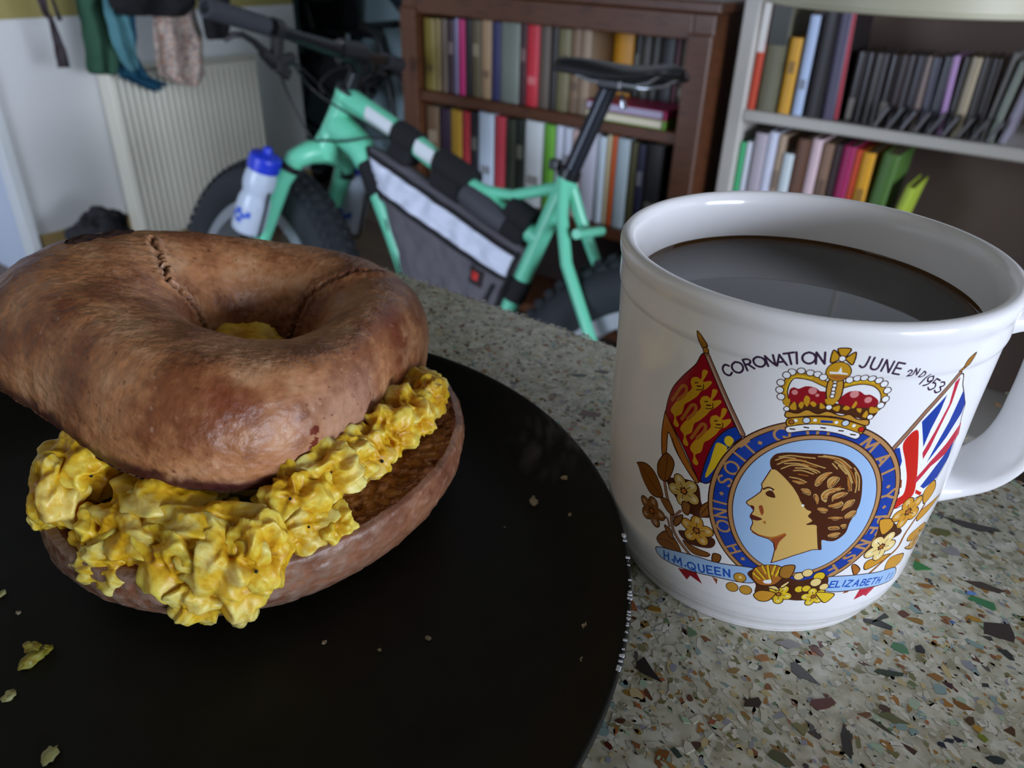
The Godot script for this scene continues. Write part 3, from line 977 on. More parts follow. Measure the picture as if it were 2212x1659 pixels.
	for q in [[[0.80, 0.955, -0.20], [0.86, 0.945, -0.14], [0.885, 0.905, -0.07], [0.829, 0.875, -0.045], [0.746, 0.851, -0.035], [0.70, 0.833, -0.03]], [[0.80, 0.95, -0.20], [0.92, 0.92, -0.12], [0.90, 0.81, -0.055], [0.859, 0.804, -0.045], [0.80, 0.812, -0.046], [0.744, 0.827, -0.035], [0.70, 0.832, -0.03]], [[0.95, 0.97, 0.2], [0.96, 0.90, 0.12], [0.93, 0.83, 0.06], [0.90, 0.72, 0.05]], [[0.80, 0.952, -0.2], [0.905, 0.94, -0.08], [0.93, 0.89, 0.03], [0.88, 0.84, 0.05]], [[0.94, 0.965, 0.2], [0.95, 0.955, 0.08], [0.91, 0.92, -0.02], [0.87, 0.90, -0.05]]]:
		var path := []
		var pv := PackedVector3Array()
		for w in q:
			pv.append(Vector3(w[0], w[1], w[2]))
		for i in pv.size() - 1:
			for k in 6:
				path.append(pv[i].cubic_interpolate(pv[i + 1], pv[maxi(i - 1, 0)], pv[mini(i + 2, pv.size() - 1)], k / 6.0))
		path.append(pv[pv.size() - 1])
		var cb := MB.new()
		cb.tube(path, 0.0026, 6)
		put("cable", cb, M.black_plastic, o)
	var po_ := MB.new()
	po_.rod(Vector3(0.288, 0.82, 0), Vector3(0.236, 0.985, 0), 0.0158, 18)
	put("seatpost", po_, mat("20242c", 0.3, 0.4), o)
	var sc := MB.new()
	sc.rod(Vector3(0.289, 0.822, 0), Vector3(0.284, 0.838, 0), 0.0215, 18)
	sc.box(Vector3(0.315, 0.842, -0.006), Vector3(0.018, 0.02, 0.022), 0.003)
	put("seat_clamp", sc, M.black_metal, o)
	var sd := Node3D.new()
	sd.name = "saddle"
	o.add_child(sd, true)
	var rows := []
	var secs := [[0.350, 0.004, 1.020, 0.008], [0.344, 0.016, 1.026, 0.020], [0.32, 0.020, 1.030, 0.026], [0.28, 0.024, 1.030, 0.030], [0.24, 0.031, 1.028, 0.030], [0.20, 0.043, 1.027, 0.028], [0.16, 0.060, 1.030, 0.026], [0.14, 0.067, 1.033, 0.022], [0.122, 0.064, 1.035, 0.018], [0.112, 0.048, 1.032, 0.010], [0.108, 0.01, 1.029, 0.003]]
	for q in secs:
		var row := PackedVector3Array()
		for k in 24:
			var a := TAU * k / 24
			var cz := cos(a)
			var sy := sin(a)
			row.append(Vector3(q[0], q[2] - q[3] * 0.45 - 0.004 + (sy * q[3] * 0.45 if sy > 0 else sy * q[3] * (0.30 + 0.45 * absf(cz))) - 0.010 * cz * cz, cz * q[1]))
		rows.append(row)
	var sm := MB.new()
	sm.grid(rows, true)
	put("seat_shell", sm, mat("17181b", 0.42), sd)
	for s in [-1.0, 1.0]:
		var ra := MB.new()
		ra.tube([Vector3(0.325, 1.012, 0.008 * s), Vector3(0.29, 0.996, 0.018 * s), Vector3(0.26, 0.990, 0.022 * s), Vector3(0.18, 0.990, 0.022 * s), Vector3(0.15, 0.998, 0.03 * s), Vector3(0.122, 1.018, 0.04 * s)], 0.0036, 8)
		put("saddle_rail", ra, M.chrome, sd)
	var cl := MB.new()
	cl.box(Vector3(0.225, 0.990, 0), Vector3(0.045, 0.022, 0.055), 0.004)
	cl.rod(Vector3(0.205, 0.975, -0.012), Vector3(0.196, 0.953, -0.012), 0.004, 8)
	put("seat_clamp_head", cl, M.black_metal, sd)
	var cn := MB.new()
	cn.rod(Vector3(0.2005, 0.964, -0.0125), Vector3(0.196, 0.953, -0.0125), 0.0055, 10)
	put("bolt", cn, M.chrome, sd)
	var ck := MB.new()
	ring_band(ck, BBk + Vector3(0, 0, 0.055), 0.05, 0.068, 0.002, 40)
	ck.tube([BBk + Vector3(0, 0, 0.065), BBk + Vector3(0.11, -0.13, 0.075)], [0.016, 0.011], 10)
	ck.tube([BBk + Vector3(0, 0, -0.065), BBk + Vector3(-0.11, 0.13, -0.075)], [0.016, 0.011], 10)
	ck.box(BBk + Vector3(-0.11, 0.13, -0.125), Vector3(0.09, 0.02, 0.09), 0.004)
	ck.box(BBk + Vector3(0.11, -0.13, 0.125), Vector3(0.09, 0.02, 0.09), 0.004)
	put("crankset", ck, M.black_metal, o)
	var ch_ := MB.new()
	ch_.tube([Vector3(0.45, 0.378, 0.055), Vector3(0.0, 0.41, 0.05), Vector3(-0.04, 0.372, 0.05), Vector3(0.0, 0.33, 0.05), Vector3(0.45, 0.243, 0.055)], 0.0045, 6)
	put("chain", ch_, M.steel, o)
	# white decals on the top tube
	for q in [[0.775, 0.70], [0.635, 0.585]]:
		var d := MB.new()
		var rw := []
		for i in 9:
			var x := lerpf(q[0], q[1], i / 8.0)
			var cy := 0.876 + (x - 0.79) * 0.3357
			var row := PackedVector3Array()
			for k in 7:
				var a := PI + lerpf(-0.75, 0.5, k / 6.0)
				row.append(Vector3(x, cy - 0.0242 * sin(a) * -1.0, 0.0242 * cos(a)))
			rw.append(row)
		d.grid(rw)
		put("decal", d, mat("d6dde0", 0.35), o, "white decal on the green tube")
	# bottles on the fork legs
	for i in 2:
		var cap_at: Vector3 = Vector3(0.936, 0.768, -0.135) if i == 0 else Vector3(0.907, 0.772, 0.118)
		var foot: Vector3 = Vector3(0.995, 0.589, -0.135) if i == 0 else Vector3(0.945, 0.585, 0.128)
		var up := (cap_at - foot).normalized()
		var bx := up.cross(Vector3.BACK).normalized()
		var b := thing("water_bottle", ["clear water bottle with blue cap, on the fork leg nearest the radiator", "clear water bottle with blue cap, half hidden behind the fork beside the frame bag"][i], "bottle", at + bs * foot, bs * Basis(bx, up, bx.cross(up)))
		var h := (cap_at - foot).length()
		var bm := MB.new()
		var pr := []
		for q in [[0, 0], [28, 0], [33, 3], [35, 10], [35.5, 60], [34, 78], [30.5, 88], [30, 96], [33, 106], [34.5, 118], [33, 136], [30, 146], [29.5, 150]]:
			pr.append(Vector2(q[0], q[1] * h / 0.19) / 1000.0)
		bm.lathe(pr, 32)
		put("bottle_body", bm, M.bottle, b)
		var cpm := MB.new()
		var pc := []
		for q in [[30, 148], [33.5, 149], [34, 152], [34, 172], [33, 178], [29, 182], [16, 185], [10, 186], [9.5, 196], [7, 199], [0, 199.5]]:
			pc.append(Vector2(q[0], q[1] * h / 0.19) / 1000.0)
		cpm.lathe(pc, 32)
		put("cap", cpm, mat("2038c0", 0.35), b)
		for q in [[0, 52, 9, 7], [20, 44, 8, 6], [-18, 42, 8, 6], [6, 32, 10, 5], [38, 50, 6, 7], [-34, 30, 8, 5], [-80, 45, 9, 6], [180, 45, 9, 6]]:
			var pt := MB.new()
			var rw := []
			for k in 2:
				var row := PackedVector3Array()
				for j in 6:
					var a := deg_to_rad(180.0 + q[0] + lerpf(-q[2], q[2], j / 5.0) * 1.3)
					row.append(Vector3(0.0358 * sin(a), (q[1] + lerpf(-q[3], q[3], k)) / 1000.0, 0.0358 * cos(a)))
				rw.append(row)
			pt.grid(rw)
			put("bottle_print", pt, mat("2f56c0", 0.4), b, "blue printed square")
		var cg := MB.new()
		for s in [-1.0, 1.0]:
			cg.tube([foot - up * 0.006, foot - up * 0.006 + bx * 0.036 * s, foot + up * 0.01 + bx * 0.0405 * s, foot + up * 0.07 + bx * 0.0395 * s, foot + up * 0.11 + bx * 0.0375 * s], 0.0028, 6)
		put("bottle_cage", cg, M.black_plastic, o)
	frame_bag(at, bs)

func frame_bag(at: Vector3, bs: Basis) -> void:
	var o := thing("frame_bag", "grey triangular bag with broad white band strapped inside the mint bicycle frame", "bag", at, bs)
	var A := Vector2(0.772, 0.806)
	var B := Vector2(0.355, 0.668)
	var C := Vector2(0.447, 0.345)
	var D := Vector2(0.525, 0.345)
	var f := nz(71, 9.0, 3)
	var surf := func(u: float, v: float, s: float, lift: float) -> Vector3:
		var p := A.lerp(B, u).lerp(D.lerp(C, u), v)
		var e := minf(minf(u, 1 - u) * 5.0, minf(v, 1 - v) * 5.0)
		var z := 0.014 + 0.020 * sqrt(clampf(e, 0.0, 1.0)) + 0.006 * f.get_noise_2d(p.x * 2.0, p.y * 2.0)
		z += 0.007 * exp(-pow((u - 0.52 - 0.25 * v) / 0.07, 2)) * smoothstep(0.25, 0.5, v)
		return Vector3(p.x, p.y, s * (z + lift))
	for part in [["bag_panel", 0.0, 1.0, 0.0, 1.0, 0.0, "57545a"], ["white_band", 0.02, 0.985, 0.035, 0.16, 0.0014, "c9cfe0"], ["tag", 0.775, 0.865, 0.20, 0.30, 0.002, "1c1214"]]:
		var m := MB.new()
		for s in [-1.0, 1.0]:
			if s > 0 and part[0] == "tag":
				continue
			var rows := []
			for i in 49:
				var row := PackedVector3Array()
				for j in 49:
					row.append(surf.call(lerpf(part[1], part[2], j / 48.0), lerpf(part[3], part[4], i / 48.0), s, part[5]))
				rows.append(row)
			m.grid(rows, false, false, [], s > 0)
		if part[0] == "bag_panel":
			var edge := []
			for q in [[0, 0], [0.25, 0], [0.5, 0], [0.75, 0], [1, 0], [1, 0.25], [1, 0.5], [1, 0.75], [1, 1], [0, 1], [0, 0.75], [0, 0.5], [0, 0.25]]:
				var a: Vector3 = surf.call(q[0], q[1], 1.0, 0.0)
				edge.append(Vector3(a.x, a.y, 0))
			m.tube(edge, 0.0145, 8, Color.WHITE, true)
		put(part[0], m, mat(part[6], 0.55 if part[0] == "white_band" else 0.8), o, "red and black sewn tag" if part[0] == "tag" else "")
	var rt := MB.new()
	var rr := []
	for i in 7:
		var row := PackedVector3Array()
		for j in 7:
			row.append(surf.call(lerpf(0.79, 0.835, j / 6.0), lerpf(0.225, 0.272, i / 6.0), -1.0, 0.003))
		rr.append(row)
	rt.grid(rr)
	put("tag_patch", rt, mat("c0241c", 0.6), o, "red patch")
	var pip := MB.new()
	for ln in [[[0.0, 0.02], [0.5, 0.02], [1.0, 0.02]], [[0.0, 0.178], [0.5, 0.178], [1.0, 0.178]], [[0.99, 0.0], [0.99, 0.5], [0.99, 1.0]], [[0.01, 0.0], [0.01, 0.5], [0.01, 1.0]], [[0.93, 0.24], [0.90, 0.5], [0.86, 0.78]]]:
		var path := []
		for i in ln.size() - 1:
			for k in 8:
				path.append(surf.call(lerpf(ln[i][0], ln[i + 1][0], k / 8.0), lerpf(ln[i][1], ln[i + 1][1], k / 8.0), -1.0, 0.001))
		path.append(surf.call(ln[-1][0], ln[-1][1], -1.0, 0.001))
		pip.tube(path, 0.0045, 8)
	put("piping", pip, M.black_cloth, o)
	var up_line := func(x: float) -> Vector3: return Vector3(x, 0.876 + (x - 0.79) * 0.3357, 0)
	for q in [[0.700, 0.640], [0.585, 0.495], [0.400, 0.345]]:
		var s := MB.new()
		s.tube([up_line.call(q[0]), up_line.call((q[0] + q[1]) / 2), up_line.call(q[1])], [0.0265, 0.0275, 0.0265], 18)
		s.box(up_line.call((q[0] + q[1]) / 2) + Vector3(0.008, -0.028, 0), Vector3(absf(q[1] - q[0]), 0.04, 0.05), 0.008, Basis(Vector3.BACK, 0.32))
		put("strap", s, M.black_cloth, o)
	var g := MB.new()
	g.tube([Vector3(0.505, 0.757, -0.006), Vector3(0.45, 0.735, -0.008), Vector3(0.40, 0.715, -0.006)], [0.024, 0.027, 0.025], 16)
	put("tube_pouch", g, mat("3a3c42", 0.7), o)
	for q in [[0.352, 0.618, 0.366, 0.574], [0.41, 0.43, 0.42, 0.40]]:
		var st2 := MB.new()
		st2.rod(Vector3(q[0], q[1], 0), Vector3(q[2], q[3], 0), 0.0225, 16)
		put("strap", st2, M.black_cloth, o)
	var st3 := MB.new()
	st3.tube([Vector3(0.772, 0.772, 0), Vector3(0.752, 0.742, 0), Vector3(0.732, 0.712, 0)], 0.0285, 16)
	put("strap", st3, M.black_cloth, o)

func second_bicycle() -> void:
	var o := thing("bicycle", "black drop handlebar road bicycle in the dim alcove beside the bookcase", "bicycle", Vector3(0, 0, -2.65))
	var f := MB.new()
	var ht := Vector3(-2.70, 0.80, 0)
	var hb := Vector3(-2.66, 0.68, 0)
	var bb := Vector3(-3.02, 0.28, 0)
	var st := Vector3(-3.16, 0.78, 0)
	f.rod(ht, hb, 0.02, 14)
	f.rod(ht, st, 0.016, 12)
	f.rod(hb, bb, 0.019, 12)
	f.rod(bb, st + Vector3(-0.03, 0.12, 0), 0.0155, 12)
	for s in [-1.0, 1.0]:
		f.rod(st + Vector3(0, 0, 0.01 * s), Vector3(-3.36, 0.34, 0.06 * s), 0.008, 8)
		f.rod(bb + Vector3(0, 0, 0.02 * s), Vector3(-3.36, 0.34, 0.06 * s), 0.009, 8)
		f.tube([hb + Vector3(0, -0.02, 0.03 * s), Vector3(-2.62, 0.58, 0.045 * s), Vector3(-2.56, 0.34, 0.05 * s)], [0.013, 0.012, 0.009], 10)
	put("frame", f, mat("15181c", 0.35), o)
	wheel(o, "front_wheel", Vector3(-2.56, 0.348, 0), Basis(Vector3.UP, 0.2), 0.345, 0.014, "26282c", false)
	wheel(o, "rear_wheel", Vector3(-3.36, 0.348, 0), Basis.IDENTITY, 0.345, 0.014, "26282c", false)
	var h := MB.new()
	for s in [-1.0, 1.0]:
		var path := [Vector3(-2.71, 0.84, 0), Vector3(-2.71, 0.84, 0.06 * s), Vector3(-2.70, 0.842, 0.10 * s)]
		for k in 14:
			var a := PI * 0.62 - PI * 1.2 * k / 13.0
			path.append(Vector3(-2.695 + 0.105 * cos(a), 0.735 + 0.105 * sin(a), 0.105 * s))
		h.tube(path, 0.0155, 12)
	h.rod(ht, Vector3(-2.71, 0.84, 0), 0.014, 10)
	put("handlebar", h, M.black_plastic, o)
	var b := MB.new()
	lump_into(b, Vector3(-2.90, 0.63, 0.06), Vector3(0.12, 0.11, 0.07), 61, 0.3, 30, 20, ["101114", "1a1b20"])
	lump_into(b, Vector3(-3.08, 0.62, 0.05), Vector3(0.10, 0.08, 0.06), 63, 0.4, 30, 20, ["101114", "1a1b20"])
	put("pannier", b, M.black_cloth, o)
	var s2 := MB.new()
	s2.box(Vector3(-3.19, 0.93, 0), Vector3(0.26, 0.03, 0.12), 0.012)
	put("saddle", s2, mat("15151a", 0.5), o)
	for q in [[-2.79, 0.80], [-2.72, 0.77], [-2.86, 0.70], [-2.74, 0.64]]:
		var gl := MB.new()
		gl.rod(Vector3(q[0], q[1], 0.12), Vector3(q[0] + 0.02, q[1] - 0.02, 0.135), 0.010, 8)
		put("shiny_fitting", gl, M.chrome, o)

# ------------------------------------------------------------------ bookcases and books
func bookcase(called: String, label: String, x0: float, x1: float, zf: float, depth: float, side: float, tops: Array, th: float, hgt: float, m: Material, back: Material, over: float) -> Node3D:
	var o := thing(called, label, "bookcase", Vector3((x0 + x1) / 2, 0, zf - depth / 2))
	var w := x1 - x0
	for s in [-1.0, 1.0]:
		put("side_panel", bxm(Vector3(s * (w - side) / 2, hgt / 2, 0), Vector3(side, hgt, depth), 0.003), m, o)
	put("back_panel", bxm(Vector3(0, hgt / 2, -depth / 2 + 0.006), Vector3(w - 2 * side, hgt - 0.01, 0.008), 0.001), back, o)
	put("top_board", bxm(Vector3(0, hgt + 0.011, over / 2), Vector3(w + 2 * over, 0.022, depth + over), 0.004), m, o)
	for t in tops:
		put("shelf", bxm(Vector3(0, t - th / 2, 0.004), Vector3(w - 2 * side, th, depth - 0.012), 0.003), m, o)
	put("plinth", bxm(Vector3(0, 0.04, -0.01), Vector3(w - 2 * side, 0.08, depth - 0.03), 0.003), m, o)
	return o

var book_n := 0

func book(x0: float, x1: float, y0: float, y1: float, zf: float, hex: String, label: String, group: String, cat := "book", lean := 0.0, band := "") -> void:
	var w := x1 - x0
	var h := y1 - y0
	var dep := 0.075 if zf < -1.65 else 0.115 + 0.02 * fposmod(x0 * 37.0, 1.0)
	book_n += 1
	var o := thing("book" if cat == "book" else "dvd_case", label, cat, Vector3((x0 + x1) / 2, y0 + 0.0005 + absf(sin(lean)) * w / 2, zf), Basis(Vector3.BACK, lean), group)
	var m := MB.new()
	var c := minf(0.0022, w * 0.18)
	# a spine that bulges a little, and two boards
	var rows := []
	for i in 2:
		var row := PackedVector3Array()
		for k in 9:
			var a := PI * k / 8.0
			row.append(Vector3(-cos(a) * w / 2, h * i, sin(a) * minf(0.004, w * 0.2) - 0.003))
		rows.append(row)
	m.grid(rows)
	m.box(Vector3(0, h / 2, -0.0045), Vector3(w, h, 0.003), 0.0006)
	for s in [-1.0, 1.0]:
		m.box(Vector3(s * (w - c) / 2, h / 2, -dep / 2 - 0.003), Vector3(c, h, dep), 0.0005)
	put("cover", m, mat(hex, 0.45 if cat == "book" else 0.22), o)
	put("pages", bxm(Vector3(0, h / 2 - 0.001, -dep / 2 - 0.005), Vector3(w - 2.0 * c, h - 0.006, dep - 0.008), 0.0005), mat("b8ab90", 0.85), o)
	var k := book_n % 4
	if band.begins_with("+"):
		var part := float(band.substr(7)) / 100.0
		put("spine_panel", bxm(Vector3(0, h * (1.0 - part / 2.0), minf(0.004, w * 0.2) - 0.0034), Vector3(w * 0.96, h * part, 0.0022), 0.0004), mat(band.substr(1, 6), 0.5), o)
		return
	if band == "" and k < 2 and w > 0.014:
		band = Color(hex).lerp(Color("d8d0b8") if Color(hex).get_luminance() < 0.35 else Color("3a2a22"), 0.4).to_html(false)
	if band != "":
		var yy := h * (0.62 if k == 0 else 0.32)
		var hh := h * (0.16 if k == 0 else 0.10)
		if cat != "book" or w > 0.034 and k == 3:
			yy = h * 0.2; hh = h * 0.3
		put("spine_label", bxm(Vector3(0, yy, minf(0.004, w * 0.2) - 0.0036), Vector3(w * 0.62, hh, 0.002), 0.0004), mat(band, 0.5), o)

const NTH := ["first", "second", "third", "fourth", "fifth", "sixth", "seventh", "eighth", "ninth", "tenth", "eleventh", "twelfth", "thirteenth", "fourteenth", "fifteenth", "sixteenth", "seventeenth", "eighteenth", "nineteenth", "twentieth", "twenty-first", "twenty-second", "twenty-third", "twenty-fourth", "twenty-fifth", "twenty-sixth", "twenty-seventh", "twenty-eighth"]

func fill(list: Array, y0: float, zf: float, where: String, group: String, cat := "book", leans := {}) -> void:
	for i in list.size():
		var q: Array = list[i]
		var word: String = "book" if cat == "book" else "case"
		var back := 0.095 if group.begins_with("books on the upper shelf of the brown") and q[1] > -0.955 and q[0] < -0.735 else 0.0
		book(q[0], q[1], y0, q[2], zf - back - 0.004 * fposmod(i * 0.618, 1.0), q[3], "%s %s, %s from the left, %s" % [q[4], word, NTH[i], where], group, cat, leans.get(i, 0.0), q[5] if q.size() > 5 else "")

func shelves() -> void:
	var bu := [
		[-1.4505, -1.4139, 1.01, "7a6a2c", "olive gold"],
		[-1.4127, -1.398, 1.011, "8f7a4a", "thin tan"],
		[-1.3969, -1.3756, 1.012, "5a4a3a", "grey-brown"],
		[-1.3745, -1.3513, 1.012, "35202a", "plum black"],
		[-1.3502, -1.3382, 1.016, "8a86a8", "lavender"],
		[-1.3371, -1.3171, 1.015, "b01060", "magenta"],
		[-1.316, -1.2952, 1.016, "1c1614", "black"],
		[-1.2942, -1.2679, 1.017, "5c5238", "moss brown"],
		[-1.2668, -1.2348, 1.019, "a88a68", "buff"],
		[-1.2337, -1.2063, 1.017, "2c2c58", "navy"],
		[-1.2053, -1.1495, 1.023, "6f766c", "grey-green"],
		[-1.1485, -1.1301, 1.02, "3c1018", "maroon black"],
		[-1.1292, -1.0931, 1.021, "c02434", "bright red"],
		[-1.0922, -1.0629, 1.021, "55483c", "taupe"],
		[-1.062, -1.0423, 1.02, "26221e", "charcoal"],
		[-1.0414, -1.0086, 1.017, "6e6644", "khaki"],
		[-1.0077, -0.9821, 1.022, "7a6048", "nut brown"],
		[-0.9813, -0.9561, 1.023, "8e7860", "sandy"],
		[-0.9544, -0.9012, 1.026, "d89408", "golden yellow"],
		[-0.8996, -0.8807, 1.025, "22221c", "soot black"],
		[-0.8798, -0.8563, 1.025, "48463e", "stone grey"],
		[-0.8555, -0.8356, 1.027, "3e3e38", "slate grey"],
		[-0.8348, -0.7972, 1.028, "141416", "jet black"],
		[-0.7964, -0.7857, 1.025, "501824", "wine red"],
		[-0.7841, -0.7681, 1.026, "3c3628", "dark olive"],
		[-0.7666, -0.7546, 1.026, "2c281e", "brown-black"],
		[-0.7538, -0.7323, 1.026, "3a3626", "drab olive"],
	]
	var bl := [
		[-1.4505, -1.4073, 0.8, "6a5238", "dull tan"],
		[-1.4055, -1.3673, 0.799, "2e1a30", "aubergine"],
		[-1.3662, -1.33, 0.801, "a8801c", "mustard"],
		[-1.3289, -1.3014, 0.802, "b02c34", "red"],
		[-1.2997, -1.2738, 0.805, "15151a", "black"],
		[-1.2722, -1.2238, 0.808, "c4d2e0", "pale blue"],
		[-1.2222, -1.1863, 0.805, "c8404c", "coral red"],
		[-1.1847, -1.158, 0.804, "2a3020", "dark green"],
		[-1.1569, -1.1296, 0.807, "1c2218", "black-green"],
		[-1.127, -1.0718, 0.808, "dfe4e4", "broad white"],
		[-1.0699, -1.0396, 0.807, "6eb23c", "leaf green"],
		[-1.0377, -1.0156, 0.808, "d8dcea", "blue-white"],
		[-1.0142, -0.9897, 0.807, "cfd4e2", "grey-white"],
		[-0.9883, -0.9651, 0.805, "d8b8b0", "rose cream"],
		[-0.9632, -0.9197, 0.805, "c8c8d4", "silver white"],
		[-0.9179, -0.8975, 0.801, "c0ccd4", "ice white"],
		[-0.8962, -0.8835, 0.807, "c8b890", "cream"],
		[-0.8822, -0.8683, 0.807, "c85820", "orange"],
		[-0.867, -0.8354, 0.805, "a8b6ba", "grey-blue"],
		[-0.8337, -0.8153, 0.801, "4a4424", "dark olive"],
		[-0.814, -0.7946, 0.8, "1c1c34", "midnight blue"],
		[-0.7929, -0.7509, 0.803, "1c1818", "black"],
	]
	var wu := [
		[-0.5985, -0.584, 1.094, "c8401c", "orange red", "+e0dcd445"],
		[-0.5795, -0.5408, 1.096, "6e6a50", "khaki grey", "+33352e38"],
		[-0.5346, -0.5123, 1.037, "d09820", "amber patterned"],
		[-0.5062, -0.487, 1.078, "b4c6e4", "pale blue"],
		[-0.4802, -0.4509, 1.089, "1c1618", "black"],
		[-0.4459, -0.425, 1.098, "4c465c", "slate purple"],
		[-0.423, -0.4157, 1.104, "1a1416", "thin crimson", "+b0243899"],
	]
	var wd := [
		[-0.407, -0.3916, 1.023, "2a2424", "charcoal"],
		[-0.3905, -0.375, 1.023, "221c1e", "black"],
		[-0.3739, -0.3613, 1.023, "3a3634", "iron grey"],
		[-0.3602, -0.3516, 1.023, "4a4648", "ash grey"],
		[-0.3505, -0.3318, 1.023, "1e1616", "white-footed black"],
		[-0.3302, -0.3186, 1.024, "34282a", "brown-black"],
		[-0.3175, -0.3055, 1.025, "403a3c", "smoke grey"],
		[-0.3045, -0.2916, 1.025, "38343a", "dark grey"],
		[-0.29, -0.2773, 1.025, "8a7870", "pinkish grey"],
		[-0.2762, -0.2621, 1.025, "4c4c58", "blue-grey"],
		[-0.2611, -0.2481, 1.028, "44464c", "steel grey"],
		[-0.2422, -0.2314, 1.03, "b890c4", "lilac"],
		[-0.2299, -0.2197, 1.03, "4c484a", "graphite"],
		[-0.2188, -0.2024, 1.031, "a89a80", "cream and green"],
		[-0.201, -0.1868, 1.032, "423e3c", "peat grey"],
		[-0.1859, -0.1728, 1.032, "2e2a2a", "dull black"],
		[-0.1704, -0.1635, 1.044, "6a6864", "thin silver grey"],
		[-0.1603, -0.1475, 1.031, "7c8478", "sage grey"],
		[-0.1406, -0.1294, 1.031, "8a8694", "pale grey"],
	]
	var wl := [
		[-0.5985, -0.5865, 0.831, "3fae70", "emerald green"],
		[-0.5853, -0.5733, 0.833, "e0e2ea", "white"],
		[-0.5693, -0.5434, 0.854, "b0a6ae", "lilac grey"],
		[-0.5421, -0.5219, 0.859, "d4d6e6", "bluish white"],
		[-0.5206, -0.5058, 0.857, "a89078", "beige"],
		[-0.5039, -0.4836, 0.823, "ccd6d8", "short pale"],
		[-0.4817, -0.4544, 0.855, "6a4632", "brown"],
		[-0.4525, -0.433, 0.859, "d8bcc0", "pink-white"],
		[-0.4312, -0.409, 0.854, "8a6a54", "tan brown"],
		[-0.4073, -0.3928, 0.855, "3a2828", "dark brown"],
		[-0.3908, -0.3687, 0.855, "a01a58", "magenta"],
		[-0.3676, -0.355, 0.851, "d84c28", "red-orange"],
		[-0.3538, -0.3308, 0.849, "e0a01c", "yellow"],
		[-0.3285, -0.2993, 0.853, "4c7030", "green"],
	]
	M.brown = wood("56311a", "3a1e0e", Vector3(3, 14, 3), 0.42)
	bookcase("brown_bookcase", "dark brown wooden bookcase behind the saddle of the mint bicycle", -1.503, -0.665, -1.55, 0.21, 0.046, [0.842, 0.60, 0.34], 0.026, 1.072, M.brown, mat("24150e", 0.7), 0.012)
	var rail := get_node("brown_bookcase")
	put("top_rail", bxm(Vector3(0, 1.047, 0.098), Vector3(0.838 - 0.092, 0.05, 0.016), 0.003), M.brown, rail)
	for s in [-1.0, 1.0]:
		put("stile", bxm(Vector3(s * 0.394, 0.52, 0.107), Vector3(0.052, 1.03, 0.014), 0.003), M.brown, rail)
	fill(bu, 0.842, -1.572, "upper shelf of brown bookcase", "books on the upper shelf of the brown bookcase")
	fill(bl, 0.600, -1.572, "lower shelf of brown bookcase", "books on the lower shelf of the brown bookcase")
	bookcase("white_bookcase", "white painted bookcase with dark back at the right of the brown one", -0.632, 0.55, -1.60, 0.26, 0.032, [0.898, 0.62, 0.34], 0.022, 1.30, mat("b9b5ac", 0.5), mat("5c4c44", 0.8), 0.0)
	fill(wu, 0.898, -1.614, "tall books on the white bookcase", "tall books on the upper shelf of the white bookcase", "book", {0: -0.01, 5: 0.03, 6: 0.05})
	fill(wd, 0.898, -1.622, "disc row on white bookcase", "disc cases on the upper shelf of the white bookcase", "case", {9: 0.03, 11: 0.05, 16: -0.08, 17: -0.10, 18: -0.12})
	fill(wl, 0.620, -1.614, "lower shelf of white bookcase", "books on the lower shelf of the white bookcase", "book", {13: -0.05})
	# a leaning lime paperback at the end of the lower row, and two books lying on the brown shelf
	book(-0.292, -0.276, 0.62, 0.80, -1.614, "a8bc3c", "lime green book leaning at the right end of the lower white shelf", "books on the lower shelf of the white bookcase", "book", -0.16)
	for q in [["d8ccb4", "cream book lying flat at the bottom of the pile on the brown shelf, green edge", 0.8428, "6a9a30"], ["a8a0b4", "lavender grey book lying on top of the pile on the brown shelf", 0.8620, "a01850"]]:
		var o := thing("book", q[1], "book", Vector3(-0.845, q[2], -1.545), Basis.IDENTITY, "books lying flat on the brown shelf")
		put("cover", bxm(Vector3(0, 0.0008, -0.055), Vector3(0.20, 0.0016, 0.10), 0.0004), mat(q[3], 0.5), o)
		put("cover", bxm(Vector3(0, 0.0178, -0.055), Vector3(0.20, 0.0016, 0.10), 0.0004), mat(q[3], 0.5), o)
		put("pages", bxm(Vector3(-0.004, 0.0093, -0.055), Vector3(0.188, 0.0152, 0.094), 0.0005), mat(q[0], 0.8), o)
		put("spine", bxm(Vector3(0.0975, 0.0093, -0.055), Vector3(0.005, 0.0172, 0.10), 0.001), mat(q[3], 0.5), o)
	for i in 9:
		var x := -0.345 + i * 0.0235
		var o := thing("disc_case", "grey clear disc case leaning low in front of the disc row, %s from the left" % NTH[i], "disc case", Vector3(x, 0.9002, -1.604), Basis(Vector3.BACK, -0.45), "low disc cases in front on the white shelf")
		put("case_shell", bxm(Vector3(0, 0.022, -0.001), Vector3(0.007, 0.044, 0.012), 0.001), mat(["323236", "48484a", "2a2a2e"][i % 3], 0.25), o)
		put("spine_label", bxm(Vector3(0.0006, 0.022, 0.0052), Vector3(0.004, 0.036, 0.001), 0.0002), mat(["6a6866", "585858", "727074"][i % 3], 0.5), o)

# ------------------------------------------------------------------ room
func wall_box(lo: Vector3, hi: Vector3) -> MB:
	return bxm((lo + hi) / 2.0, hi - lo, 0.001)

